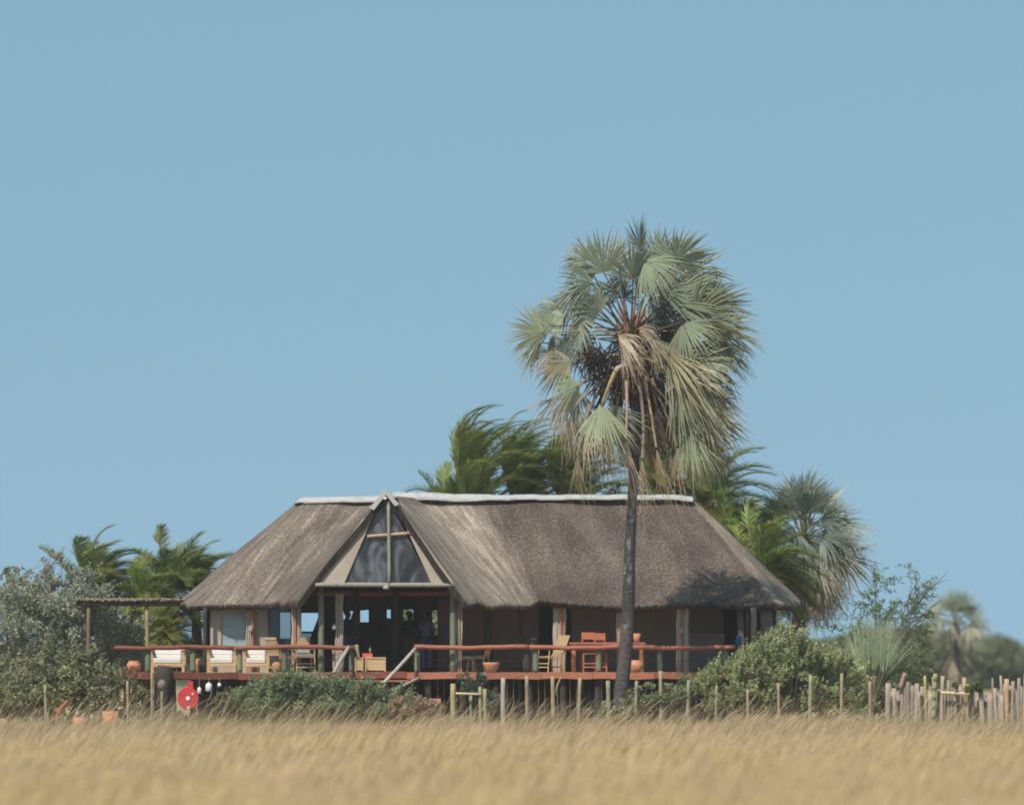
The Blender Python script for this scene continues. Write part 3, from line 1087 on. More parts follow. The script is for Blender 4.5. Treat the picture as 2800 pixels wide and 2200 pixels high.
date_palm('tall date palm with fronds blown right over the lodge ridge, leftmost behind the ridge', 1275, 11, 1285, 1400, 3.6, 36, 31, .47, lean=.0, notleft=True, el_lo=.6)
date_palm('date palm with arching fronds behind the lodge ridge, left of the tall fan palm crown', 1420, 12.5, 1420, 1400, 3.3, 36, 32, .47, lean=.0, notleft=True, el_lo=.5)
date_palm('date palm behind the ridge partly hidden by the tall fan palm trunk', 1620, 12, 1545, 1400, 3.1, 36, 33, .47, lean=.0, notleft=True, el_lo=.5)
date_palm('date palm spreading over the ridge just right of the tall fan palm skirt', 1800, 13, 1800, 1350, 2.3, 40, 38, .36)
date_palm('dark date palm behind the right hip of the thatched roof with one dry drooping frond', 1930, 12, 1930, 1390, 2.7, 54, 34, .34, el_lo=-.4)
date_palm('lower date palm with yellowing fronds beside the right eave of the lodge', 2110, 9, 2080, 1560, 2.1, 44, 35, .3, el_lo=-.7, yel=.3)
date_palm('bushy date palm among yellow green fronds just behind the right roof slope', 2020, 11, 2010, 1480, 1.6, 28, 39, .2, el_lo=-.5, yel=.3)
date_palm('low yellowish date palm whose fronds barely clear the ridge left of the tall clump', 1215, 12, 1225, 1395, 1.6, 20, 45, .16, el_lo=.1, yel=.6)
g2 = 'date palms left of the lodge'
DL = [(.20, .26, .07), (.24, .30, .08), (.165, .22, .06), (.28, .31, .10)]
date_palm('round headed date palm behind the pale shrub at far left', 270, 8, 255, 1620, 2.1, 46, 36, .42, g2, tints=DL)
date_palm('date palm with tall separate fronds above the pergola beside the left eave', 470, 9, 465, 1620, 2.0, 24, 37, .26, g2, el_lo=.3, tints=DL)
date_palm('date palm bending right against the left slope of the thatched roof', 560, 9.5, 530, 1620, 2.0, 30, 40, .42, g2, tints=DL)
date_palm('short date palm with pale fronds just above the pergola beam', 400, 7, 395, 1660, 1.5, 30, 41, .2, g2, el_lo=.1, tints=[(.26, .31, .08), (.30, .34, .11)])
date_palm('low yellow green date palm under the left eave behind the deck', 430, 4.5, 440, 1745, 1.35, 34, 42, .22, g2, el_lo=-.2, tints=[(.31, .34, .08), (.25, .31, .07), (.36, .35, .10)])
date_palm('small date palm whose tips show above the shrub at the left edge of the view', 30, 9, 55, 1660, 1.2, 22, 43, .25, g2, tints=DL)


# dry frond curling at right behind the roof
def dry_frond():
    rnd = random.Random(3)
    root = [o for o in C.objects if o.name.startswith('date_palm') and 'dry drooping' in o.get('label', '')][0]
    mb = MB()
    y = 11.2
    pts = [W(a, b, y) for a, b in [(1940, 1372), (1975, 1366), (2005, 1378), (2025, 1405), (2028, 1432), (2018, 1455)]]
    for i in range(len(pts) - 1):
        mb.tube([pts[i], pts[i + 1]], .035, 5, col=(.50, .40, .30))
        for k in range(7):
            c = pts[i].lerp(pts[i + 1], k / 7)
            for sg in (-1, 1):
                e = c + V((rnd.uniform(-.25, .05), sg * .1, -rnd.uniform(.2, .38)))
                w = V((.014, 0, .01))
                mb.add([c - w, c + w, e], [(0, 1, 2)], (.46, .33, .2))
    mb.build('dead_frond', M['feather'], root)


dry_frond()


# ------------------------------------------------------------------ shrubs and trees
GREYG = [(.30, .325, .24), (.37, .39, .30), (.25, .275, .195), (.42, .43, .355), (.31, .32, .21)]
shrub('broad_shrub', 'large grey green leafy shrub filling the left edge beside the pergola', 'shrub',
      [(60, 1700, 150, 135), (190, 1700, 120, 135), (120, 1830, 210, 110), (230, 1640, 60, 90), (310, 1750, 110, 85), (20, 1640, 70, 60), (360, 1820, 60, 80)],
      2.0, 3.4, 46000, .052, GREYG, 101, 130, nclump=190, cr=(.2, .5), stems=16, stem_r=.05, spikes=60, shoots=260, group=None)
shrub('twiggy_shrub', 'thin twiggy shrub top poking above the grey green shrub at left', 'shrub',
      [(140, 1560, 30, 45), (165, 1530, 25, 30), (100, 1590, 40, 30)], 2.6, .8, 500, .05, [(.3, .3, .24), (.36, .28, .24)], 102, 140, nclump=26, cr=(.05, .14), stems=14, stem_r=.02, spikes=16)
DARKG = [(.24, .26, .13), (.285, .30, .155), (.20, .225, .11), (.33, .33, .19), (.31, .28, .18)]
shrub('low_shrub', 'dark olive low shrub at far left in front of the grey green shrub', 'shrub',
      [(40, 1900, 130, 90), (170, 1880, 120, 100), (290, 1905, 80, 75)], -3.2, 1.8, 18000, .055, DARKG, 103, 150, nclump=110, cr=(.16, .38), stems=14, spikes=20, shoots=160, elong=2.2)
GREEN = [(.24, .31, .16), (.29, .355, .19), (.20, .265, .135), (.34, .37, .21), (.30, .31, .20)]
shrub('green_shrub', 'fresh green shrub growing in front of the deck stairs', 'shrub',
      [(800, 1912, 115, 50), (930, 1922, 125, 46), (715, 1928, 75, 38), (1050, 1932, 75, 32)], -4.6, 1.6, 44000, .034, GREEN, 104, 850, nclump=110, cr=(.13, .32), stems=16, spikes=40, shoots=520, upbias=.3, elong=3.0)
RG = [(.35, .39, .19), (.40, .435, .22), (.29, .335, .16), (.46, .475, .27), (.39, .38, .22)]
shrub('green_shrub', 'big light green shrub at the right end of the lodge behind the pole fence', 'shrub',
      [(2130, 1850, 130, 85), (2010, 1880, 110, 60), (2240, 1870, 110, 85), (2140, 1790, 60, 62), (2060, 1940, 130, 42), (2270, 1935, 95, 55)],
      -4.0, 2.4, 62000, .036, RG, 105, 2140, nclump=120, cr=(.12, .27), stems=20, spikes=60, shoots=1000, upbias=.8, elong=2.8)
shrub('small_shrub', 'small mottled shrub at the foot of the tall fan palm', 'shrub',
      [(1790, 1915, 80, 42), (1710, 1945, 75, 34), (1860, 1900, 45, 45), (1640, 1958, 45, 22)], -6.75, .7, 9000, .042, DARKG + GREEN, 106, 1790, nclump=80, cr=(.1, .24), stems=12, stem_r=.02, spikes=30, upbias=.5)
shrub('small_shrub', 'thin grey green shrub in the shade of the deck behind the low pole gate', 'shrub',
      [(1290, 1880, 45, 40), (1330, 1930, 50, 30)], -3.4, .9, 1800, .05, [(.17, .2, .14), (.12, .15, .09)], 107, 1300, nclump=26, cr=(.08, .2), stems=10, stem_r=.018, spikes=12)
shrub('dry_bush', 'reddish dry bush beside the clay block in front of the deck', 'shrub',
      [(1120, 1945, 60, 35), (1170, 1955, 50, 30)], -6.3, .8, 2200, .04, [(.40, .27, .17), (.45, .31, .2), (.3, .25, .13)], 108, 1140, nclump=34, cr=(.06, .16), stems=20, stem_r=.012, spikes=20, elong=3.5)
shrub('low_shrub', 'scrubby olive undergrowth below the left part of the deck', 'shrub',
      [(370, 1930, 50, 45), (640, 1935, 70, 40), (500, 1968, 90, 14)], -3.6, .9, 5200, .045, [(.2, .19, .11), (.16, .165, .08), (.27, .23, .14)], 109, 500, nclump=60, cr=(.08, .2), stems=14, stem_r=.015, spikes=24, upbias=.4)


def thorn_tree():
    """airy thorn tree with drooping thin branches"""
    rnd = random.Random(77)
    y = 9
    root = thing('thorn_tree', 'airy thorn tree with open branches right of the lodge', 'tree', (X(2345, y), y, GZ))
    mb = MB()
    tips = []
    def br(p, d, L, r, lev):
        if (p.x / (p.y - CAMY)) * F + 1400 > 2545:
            return
        pts = [p]
        k = 5
        for i in range(k):
            d = n3(d + V((rnd.uniform(-.16, .2), rnd.uniform(-.15, .15), rnd.uniform(-.06, .12) - (.14 if lev > 2 else 0))))
            pts.append(pts[-1] + d * L / k)
        mb.tube(pts, [r * (1 - .12 * i) for i in range(k + 1)], 6 if lev < 2 else 4)
        if lev >= 2:
            tips.extend(pts[1:])
        if lev < 4:
            for j in range(3 if lev < 3 else 2):
                q = pts[rnd.randrange(2, k + 1)]
                dd = n3(d + V((rnd.uniform(-.7, .9), rnd.uniform(-.7, .7), rnd.uniform(-.45, .5))))
                br(q, dd, L * rnd.uniform(.58, .78), r * .55, lev + 1)
    b = V((X(2375, y), y, GZ - .1))
    br(b, V((-.02, 0, 1)), 2.7, .06, 0)
    br(b + V((.2, 0, 0)), V((.12, .1, 1)), 2.2, .06, 0)
    br(b + V((.35, 0, 0)), V((.3, -.1, 1)), 2.0, .05, 0)
    br(b + V((.1, .2, 0)), V((-.1, -.1, 1)), 2.2, .05, 0)
    br(b + V((.2, .2, 0)), V((.08, -.1, 1)), 2.5, .05, 0)
    mb.build('trunk', M['bark'], root, smooth=True)
    cl = [(t.x, t.y, t.z, rnd.uniform(.04, .13)) for t in tips if t.z > .8 and t.x / (t.y - CAMY) * F + 1400 < 2555]
    v, q, c = leaf_cloud(cl, 9500, .042, [(.14, .19, .08), (.17, .22, .1), (.2, .24, .12)], 78)
    np_child('crown', v, q, c, M['leaf'], root)


thorn_tree()
shrub('low_shrub', 'dull green shrub low behind the palisade beside the stemless palm', 'shrub', [(2400, 1910, 75, 45), (2330, 1915, 60, 45), (2480, 1925, 60, 30)], 6, 1.6, 12000, .05, DARKG, 131, 2400, nclump=70, cr=(.15, .3), spikes=20)
shrub('green_shrub', 'green shrub behind the lodge glimpsed through its rear windows', 'shrub', [(1110, 1715, 90, 110), (1210, 1715, 80, 120)], 12, 2.0, 12000, .07, GREEN, 130, 1150, nclump=60)


def far_wood():
    """mass of trees beyond the plain"""
    r = np.random.default_rng(60)
    cl = []
    prof = [(-2000, 1745), (0, 1735), (1000, 1740), (2200, 1752), (2300, 1735), (2400, 1716), (2470, 1712), (2560, 1718), (2680, 1738), (2735, 1730), (2775, 1752), (2810, 1780), (2900, 1775), (3400, 1765), (4800, 1760)]
    px = np.array([p[0] for p in prof]); py = np.array([p[1] for p in prof])
    for i in range(6400):
        yy = r.uniform(210, 300)
        p = r.uniform(-3500, 6500) if i % 5 < 3 else r.uniform(2150, 2900)
        top = np.interp(p, px, py) + r.uniform(0, 14)
        zt = CAMZ + (HZ - top) / F * (yy - CAMY)
        rr = r.uniform(.7, 1.5)
        z = r.uniform(GZ + .1, max(zt - rr * .9, GZ + .2)) if r.random() < .5 else zt - rr * .9
        cl.append(((p - 1400) / F * (yy - CAMY), yy, max(z, GZ + .3), rr))
    v, q, c = leaf_cloud(cl, 360000, .30, [(.11, .14, .075), (.14, .165, .085), (.09, .12, .065), (.16, .17, .09)], 61)
    o = np_mesh('distant_woodland', v, q, c, M['farleaf'], 'stuff')
    tag(o, 'dark green woodland along the horizon beyond the palisade', 'woodland')


far_wood()

# ------------------------------------------------------------------ lodge
lodge = thing('thatched_lodge', 'long thatched lodge with canvas walls, white ridge cap and tall glazed front gable', 'lodge', (0, 3, DZ))


def roof_patch(lines, nv=34, du=.16, close_edges=(False, False), seed=0):
    """lines: (top(px,py,y), bottom(px,py,y), bleach, underside offset) down the fall of the thatch"""
    rnd = random.Random(seed)
    T = [W(*l[0]) for l in lines]
    B = [W(*l[1]) for l in lines]
    bl = [l[2] for l in lines]
    of = [V(l[3]) for l in lines]
    cols = []
    cu = 0
    for i in range(len(lines) - 1):
        dist = max((B[i + 1] - B[i]).length, (T[i + 1] - T[i]).length)
        k = max(2, int(dist / du))
        for j in range(k + (1 if i == len(lines) - 2 else 0)):
            t = j / k
            def cr(P):
                p0, p1, p2, p3 = P[max(0, i - 1)], P[i], P[i + 1], P[min(len(P) - 1, i + 2)]
                lin = p1.lerp(p2, t)
                cat = .5 * ((2 * p1) + (p2 - p0) * t + (2 * p0 - 5 * p1 + 4 * p2 - p3) * t * t + (3 * p1 - p0 - 3 * p2 + p3) * t ** 3)
                return lin.lerp(cat, .55)
            cols.append((cr(T), cr(B), bl[i] * (1 - t) + bl[i + 1] * t, of[i].lerp(of[i + 1], t), cu + dist * t))
        cu += dist
    nu = len(cols)
    top, bot, uv, tint = [], [], [], []
    for a, b, w, o, u in cols:
        L = (b - a).length
        for k in range(nv + 1):
            t = k / nv
            p = a.lerp(b, t)
            dirv = n3(b - a)
            out = V((0, -.3, .8)) if a.y > b.y else V((0, .3, .8))
            p = p + n3(out) * (.05 * math.sin(math.pi * t))
            nz = mnoise.noise(V((u * .55, t * 2.2, seed))) * .10 + mnoise.noise(V((u * 5, t * 9, seed + 5))) * .018
            if 0 < k:
                p = p + V((0, 0, nz))
            if k == nv:
                p = p + V((0, 0, -.02 + mnoise.noise(V((u * 7, 1, seed))) * .03))
            top.append(p)
            bot.append(p + o * (1 if k < nv else .75))
            uv.append((u, t * L))
            tint.append(w * (1 if t > .06 else .5))
    n = len(top)
    vs = top + bot
    fs = []
    st = nv + 1
    for i in range(nu - 1):
        for k in range(nv):
            a, b, c, d = i * st + k, (i + 1) * st + k, (i + 1) * st + k + 1, i * st + k + 1
            fs.append((a, d, c, b))
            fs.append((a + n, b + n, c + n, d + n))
        a, b = i * st + nv, (i + 1) * st + nv
        fs.append((a, a + n, b + n, b))
    uv2, t2 = [], []
    for i in range(nu - 1):
        a, b = top[i * (nv + 1) + nv], top[(i + 1) * (nv + 1) + nv]
        up1, up2 = top[i * (nv + 1) + nv - 1], top[(i + 1) * (nv + 1) + nv - 1]
        for j in range(5):
            f = rnd.random()
            p = a.lerp(b, f)
            d = n3(p - up1.lerp(up2, f)) + V((rnd.uniform(-.3, .3), rnd.uniform(-.2, .2), -.3))
            ln = rnd.uniform(.03, .10)
            wd = n3(b - a) * rnd.uniform(.008, .02)
            q = len(vs)
            vs = vs + [p - wd - n3(d) * .05, p + wd - n3(d) * .05, p + n3(d) * ln]
            uv2 += [uv[i * (nv + 1) + nv]] * 3
            t2 += [(tint[i * (nv + 1) + nv], rnd.uniform(.6, 1.2), 0)] * 3
            fs.append((q, q + 1, q + 2))
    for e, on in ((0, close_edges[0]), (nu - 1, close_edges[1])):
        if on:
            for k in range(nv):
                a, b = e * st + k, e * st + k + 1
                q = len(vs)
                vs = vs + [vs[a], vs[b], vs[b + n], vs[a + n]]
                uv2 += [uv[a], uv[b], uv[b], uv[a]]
                t2 += [(0, .33, 0)] * 4  # verge cut face: its shade painted in as a dark tint
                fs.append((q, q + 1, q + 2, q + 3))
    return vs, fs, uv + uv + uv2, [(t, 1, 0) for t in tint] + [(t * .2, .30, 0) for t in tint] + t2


FR = (0, .20, -.20)
VG = (0.0, .03, -.25)
YV = -2.95
LA = [
    ((834, 1360, 3.6), (488, 1650, 5.2), .3, (.2, 0, -.2)),
    ((834, 1360, 3.5), (485, 1651, 2.0), .3, (.2, .1, -.2)),
    ((838, 1360, 3.5), (520, 1654, .45), .35, FR),
    ((850, 1360, 3.5), (600, 1653, 0.0), .45, FR),
    ((930, 1360, 3.5), (700, 1649, -.02), .3, FR),
    ((1040, 1358, 3.5), (750, 1648, -.75), .25, FR),
    ((1052, 1354, .5), (786, 1646, -1.9), .12, FR),
    ((1053, 1350, YV), (815, 1645, YV), .05, VG),
]
LB = [
    ((1058, 1350, YV), (1268, 1642, YV), .55, VG),
    ((1066, 1354, 1.2), (1330, 1650, -2.1), .8, FR),
    ((1150, 1362, 3.5), (1400, 1652, -1.0), 1.05, FR),
    ((1270, 1363, 3.5), (1447, 1648, -.15), .9, FR),
    ((1330, 1363, 3.5), (1470, 1638, 0), .0, FR),
    ((1380, 1363, 3.5), (1510, 1644, 0), -.2, FR),
    ((1520, 1364, 3.5), (1600, 1648, 0), -.2, FR),
    ((1640, 1365, 3.5), (1700, 1653, 0), -.2, FR),
    ((1780, 1366, 3.5), (1850, 1649, 0), -.2, FR),
    ((1865, 1366, 3.5), (2060, 1652, 0), -.15, FR),
    ((1884, 1367, 3.5), (2112, 1654, .06), -.1, FR),
    ((1892, 1368, 3.5), (2126, 1654, .16), .85, (-.1, .2, -.2)),
    ((1898, 1370, 3.55), (2186, 1647, 1.5), .55, (-.2, .1, -.2)),
    ((1898, 1370, 3.6), (2186, 1647, 5.2), .2, (-.2, 0, -.2)),
    ((1885, 1368, 3.6), (2110, 1651, 7.2), 0, (0, -.2, -.2)),
    ((1500, 1366, 3.6), (1500, 1651, 7.4), 0, (0, -.2, -.2)),
    ((860, 1362, 3.6), (620, 1651, 7.2), 0, (0, -.2, -.2)),
    ((836, 1360, 3.6), (492, 1650, 5.2), 0, (.2, 0, -.2)),
]


def build_roof():
    allv, allf, alluv, allt = [], [], [], []
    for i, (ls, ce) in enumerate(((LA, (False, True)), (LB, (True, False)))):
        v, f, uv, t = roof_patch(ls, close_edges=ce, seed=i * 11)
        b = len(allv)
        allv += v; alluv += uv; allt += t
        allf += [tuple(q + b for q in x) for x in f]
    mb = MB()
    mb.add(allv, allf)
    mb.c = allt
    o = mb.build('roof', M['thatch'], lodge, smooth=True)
    me = o.data
    me.set_sharp_from_angle(angle=math.radians(55))
    l = me.uv_layers.new(name='grain')
    arr = np.array(alluv, dtype=np.float32)
    vi = np.zeros(len(me.loops), dtype=np.int32)
    me.loops.foreach_get('vertex_index', vi)
    l.data.foreach_set('uv', arr[vi].ravel())
    return o


roof = build_roof()


def ridge_cap():
    def strip(name, pts, h, yoff=.30):
        """pts along the ridge crest; saddle-shaped cap: front flap, crest, back flap"""
        mb = MB()
        rows = []
        for (px, py, y, hh) in pts:
            c = W(px, py + 1, y)
            rows.append([c + V((0, -yoff, -hh)), c + V((0, -yoff - .015, -hh + .05)), c + V((0, -.12, -.035)), c, c + V((0, .12, -.035)), c + V((0, yoff, -hh))])
        vs = [p for r in rows for p in r]
        fs = []
        for i in range(len(rows) - 1):
            for k in range(5):
                a = i * 6 + k
                fs.append((a, a + 1, a + 7, a + 6))
        fs.append(tuple(range(6)))
        fs.append(tuple((len(rows) - 1) * 6 + k for k in range(5, -1, -1)))
        mb.add(vs, fs)
        return mb.build(name, M['ridge'], lodge, smooth=True)
    w = lambda a: mnoise.noise(V((a * .009, 3, 0))) * 2.2 + (int(a / 64) % 2) * 1.1 + mnoise.noise(V((a * .06, 8, 0))) * 1.2
    strip('ridge_cap', [(806, 1372, 3.5, .06), (822, 1360, 3.5, .13)] + [(x, 1356.5 - (x - 830) * .016 + w(x), 3.5, .18) for x in range(835, 1046, 15)], .22)
    pts = []
    for x in range(1066, 1900, 18):
        y = 1342 + min(1, (x - 1066) / 240) * 8 + w(x)
        hh = .22 if x < 1290 else max(.155, .22 - (x - 1290) / 60 * .065)
        if x > 1850:
            y += (x - 1850) * .12
        pts.append((x, y, 3.5, hh))
    strip('ridge_cap', pts, .22)
    # inverted V over the gable apex, carried back along the dormer ridge
    mb = MB()
    for y, dz in ((YV - .06, 0),):
        a = W(1010, 1388, y); ap = W(1052, 1337, y); b = W(1092, 1378, y)
        ai = W(1022, 1396, y); api = W(1054, 1356, y); bi = W(1078, 1386, y)
        back = V((0, 6.4, .04))
        poly = [a, ap, b, b + V((-.12, 0, -.05)), W(1055, 1352, y), a + V((.12, 0, -.06))]
        mb.slab(poly, V((0, 1.6, .02)))
        mb.slab([W(1034, 1362, y + 1.6), W(1056, 1338, y + 1.6), W(1084, 1360, y + 1.6)], V((0, 4.9, .05)))
    mb.build('ridge_cap', M['ridge'], lodge)


ridge_cap()


def gable():
    y = -2.84
    P = lambda a, b, yy=y: W(a, b, yy)
    mb = MB()
    mb.slab([P(1026, 1398), P(941, 1594), P(905, 1596), P(860, 1599), P(990, 1420)], V((0, .03, 0)))
    mb.build('canvas_panel', M['canvas'], lodge)
    mb = MB()
    mb.slab([P(1090, 1398), P(1180, 1594), P(1232, 1597), P(1240, 1592), P(1120, 1425)], V((0, .03, 0)))
    mb.build('canvas_panel', M['canvas'], lodge)
    mb = MB()
    mb.slab([P(1054, 1352, y + .06), P(936, 1600, y + .06), P(1184, 1600, y + .06)], V((0, .012, 0)))
    scr = mb.build('gable_window', M['gauze'], lodge)
    mb = MB()
    mb.pole(P(1062, 1368, y - .05), P(1063, 1602, y - .05), .042, .05, bend=.004)
    mb.build('gable_post', M['greypole'], lodge, smooth=True)
    mb = MB()
    mb.pole(P(1004, 1466, y + .0), P(1121, 1457, y + .0), .045, bend=.004)
    mb.build('collar_beam', M['tanwood'], lodge, smooth=True)
    mb = MB()
    mb.pole(P(862, 1598, y - .04), P(1240, 1599, y - .04), .062, bend=.002, seg=12)
    mb.build('gable_beam', M['greypole'], lodge, smooth=True)
    mb = MB()
    mb.pole(W(857, 1600, y - .07), W(857, 1600, y + 3), .055, bend=.001)
    mb.build('purlin', M['tanwood'], lodge, smooth=True)
    # rafters and inner timbers seen through the screen
    for a, b in (((1050, 1380), (900, 1590)), ((1066, 1380), (1215, 1590))):
        mb = MB()
        mb.pole(P(*a, .3), P(*b, .3), .05, bend=.003)
        mb.build('rafter', M['darkpole'], lodge, smooth=True)
    for i in range(5):
        yy = .9 + i * .9
        mb = MB()
        zz = Z(1620 - i * 3, 0)
        mb.pole(V((X(860, yy), yy, 3.55)), V((X(1260, yy), yy, 3.55)), .06, bend=.002)
        mb.build('ceiling_beam', M['redwood'], lodge, smooth=True)
    mb = MB()
    mb.lathe(W(1056, 1606, y - .14), [(.04, -.05), (.085, -.03), (.09, .02), (.05, .05)], 14)
    mb.build('flood_lamp', M['metal'], lodge, smooth=True)
    mb = MB()
    mb.lathe(W(1053, 1362, y - .14), [(.02, -.04), (.05, -.02), (.05, .02), (.02, .04)], 12)
    mb.build('flood_lamp', M['white'], lodge, smooth=True)


gable()


def walls():
    def wall_holes(name, px0, px1, z0, z1, holes, y, th, mat):
        """holes: (px0,px1,pyTop,pyBottom) at the wall plane"""
        mb = MB()
        x0, x1 = X(px0, y), X(px1, y)
        hs = sorted((X(a, y), X(b, y), Z(d, y), Z(c, y)) for a, b, c, d in holes)
        cur = x0
        for a, b, zb, zt in hs:
            mb.box(((cur + a) / 2, y + th / 2, (z0 + z1) / 2), (a - cur, th, z1 - z0))
            mb.box(((a + b) / 2, y + th / 2, (zt + z1) / 2), (b - a, th, z1 - zt))
            if zb > z0 + .01:
                mb.box(((a + b) / 2, y + th / 2, (z0 + zb) / 2), (b - a, th, zb - z0))
            cur = b
        mb.box(((cur + x1) / 2, y + th / 2, (z0 + z1) / 2), (x1 - cur, th, z1 - z0))
        return mb.build(name, mat, lodge)
    zt = 3.42
    wall_holes('front_wall', 575, 733, DZ, zt, [(605, 672, 1674, 1768)], .64, .04, M['canvas'])
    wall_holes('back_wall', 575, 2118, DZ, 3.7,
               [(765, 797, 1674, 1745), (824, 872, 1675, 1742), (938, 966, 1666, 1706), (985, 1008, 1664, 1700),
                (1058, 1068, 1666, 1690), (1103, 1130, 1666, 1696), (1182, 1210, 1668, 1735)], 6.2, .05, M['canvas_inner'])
    for px in (575, 2114):
        mb = MB()
        mb.box((X(px, 3.3) + (.03 if px < 1000 else -.03), 3.35, (DZ + zt) / 2), (.05, 5.6, zt - DZ))
        mb.build('end_wall', M['canvas'], lodge)
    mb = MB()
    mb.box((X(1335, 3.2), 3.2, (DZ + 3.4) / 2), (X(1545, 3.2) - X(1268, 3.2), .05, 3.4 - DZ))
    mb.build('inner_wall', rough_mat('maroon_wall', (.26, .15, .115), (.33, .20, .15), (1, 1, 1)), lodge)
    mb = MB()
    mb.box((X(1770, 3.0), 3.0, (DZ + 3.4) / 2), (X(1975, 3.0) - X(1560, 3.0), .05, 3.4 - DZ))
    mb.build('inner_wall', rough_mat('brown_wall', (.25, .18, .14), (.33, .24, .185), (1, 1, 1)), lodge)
    # windows
    mb = MB()
    mb.box((X(638.5, .68), .70, Z(1721, .64)), (.66, .012, .93))
    mb.build('window_blind', M['blind'], lodge)
    mb = MB()
    a, b = X(735, .52), X(797, .52)
    mb.box(((a + b) / 2, .54, (DZ + .1 + zt) / 2), (b - a, .01, zt - DZ - .1))
    mb.build('window', M['pane'], lodge)
    mb = MB()
    for px in (735, 764, 796):
        mb.box((X(px, .5), .515, (DZ + zt) / 2), (.035, .04, zt - DZ))
    mb.box(((a + b) / 2, .513, DZ + .05), (b - a, .05, .09))
    mb.build('window_frame', M['darkpole'], lodge)
    mb = MB()
    mb.box((X(655, .6), .60, 3.375), (X(735, .6) - X(575, .6), .05, .06))
    mb.build('wall_plate', M['mauve'], lodge)
    # canvas-wrapped pillars along the veranda
    def pillar(p0, p1, y, stripe=None, mat='canvas', lamp=None, top=3.42):
        mb = MB()
        x0, x1 = X(p0, y), X(p1, y)
        w = x1 - x0
        k = 10
        pts = []
        vs, fs = [], []
        for j in range(9):
            z = DZ + (top - DZ) * j / 8
            dx = .012 * math.sin(j * 1.7 + p0)
            for i in range(k + 1):
                t = i / k
                vs.append(V((x0 + w * t + dx, y + .02 * math.sin(i * 2.2 + j * .3 + p0) + (.0 if 0 < i < k else .03), z)))
            for i in range(k + 1):
                t = 1 - i / k
                vs.append(V((x0 + w * t + dx, y + .26, z)))
        m = 2 * (k + 1)
        for j in range(8):
            for i in range(m):
                fs.append((j * m + i, j * m + (i + 1) % m, (j + 1) * m + (i + 1) % m, (j + 1) * m + i))
        fs.append(tuple(range(m - 1, -1, -1))); fs.append(tuple(8 * m + i for i in range(m)))
        mb.add(vs, fs)
        o = mb.build('pillar', M[mat], lodge, smooth=False)
        if stripe:
            mb = MB()
            mb.pole(V((X(stripe, y), y - .035, DZ)), V((X(stripe, y), y - .035, top)), .028, bend=.002, wob=.02)
            mb.build('pole', M['orangewood'], o, smooth=True)
        if lamp:
            mb = MB()
            c = W(lamp[0], lamp[1], y - .12)
            mb.lathe(c, [(.02, -.09), (.06, -.06), (.065, 0), (.03, .035), (.05, .05), (.02, .08)], 9)
            mb.box(c + V((0, .06, -.02)), (.05, .1, .1))
            mb.build('wall_lamp', M['lampgrey'], o)
        return o
    pillar(672, 690, .42, 691, 'canvas', (686, 1718))
    pillar(797, 822, -1.75, 808, top=3.2)
    pillar(917, 938, -2.0, None, 'canvas', (914, 1712), top=3.5)
    pillar(1512, 1548, .42, 1535)
    pillar(1686, 1704, .42, None)
    pillar(1850, 1884, .42, 1864, 'canvas', (1863, 1722))
    pillar(2080, 2112, .42, None, 'mauve')
    pillar(2018, 2034, .48, None, 'mauve')
    # curtain gathered to the right of the gable opening
    mb = MB()
    y = -2.25
    prof = [(1243, 1254, 1616), (1242, 1262, 1650), (1245, 1265, 1690), (1248, 1265, 1730), (1252, 1263, 1765), (1250, 1262, 1800), (1246, 1264, 1836)]
    rows = []
    for a, b, py in prof:
        r = []
        for i in range(13):
            t = i / 12
            r.append(V((X(a + (b - a) * t, y), y + .05 * math.sin(t * 14 + py * .01), Z(py, y))))
        rows.append(r)
    vs = [p for r in rows for p in r] + [p + V((0, .03, 0)) for r in rows for p in r]
    fs = []
    n = len(rows) * 13
    for j in range(len(rows) - 1):
        for i in range(12):
            q = (j * 13 + i, j * 13 + i + 1, (j + 1) * 13 + i + 1, (j + 1) * 13 + i)
            fs.append(q); fs.append(tuple(z_ + n for z_ in reversed(q)))
    mb.add(vs, fs)
    mb.build('curtain', M['canvas'], lodge, smooth=True)
    for (pa, pb, pc_) in (((876, 1672), (876, 1748), (846, 1748)), ((968, 1664), (968, 1708), (952, 1708))):
        mb = MB()
        mb.slab([W(*pa, 6.1), W(*pb, 6.1), W(*pc_, 6.1)], V((0, .02, 0)))
        mb.build('drape', M['mauve'], lodge)
    # supporting poles
    def post(px, py0, py1, y, r, mat, tint=(1, 1, 1), name='post', lean=0):
        mb = MB()
        mb.pole(V((X(px, y), y, Z(py1, y))), V((X(px + lean, y), y, Z(py0, y))), r * 1.08, r * .92, n=12, bend=.003, col=tint, wob=.035)
        return mb.build(name, M[mat], lodge, smooth=True)
    post(878, 1598, 1845, -2.30, .082, 'greenpole', (1, 1, 1))
    post(1238, 1606, 1845, -2.35, .082, 'greenpole', (.9, 1.05, .95))
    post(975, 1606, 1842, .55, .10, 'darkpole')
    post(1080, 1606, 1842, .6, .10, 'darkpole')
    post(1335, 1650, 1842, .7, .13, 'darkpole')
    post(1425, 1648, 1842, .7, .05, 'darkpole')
    post(2060, 1660, 1842, -.2, .085, 'greypole', (.8, .72, .6))
    post(2045, 1650, 1842, .2, .05, 'darkpole')
    post(560, 1660, 1842, .2, .06, 'darkpole')


walls()

# ------------------------------------------------------------------ deck
deck = thing('timber_deck', 'raised timber deck with red stained rails on stilts in front of the thatched lodge', 'deck', (0, -2.6, GZ))


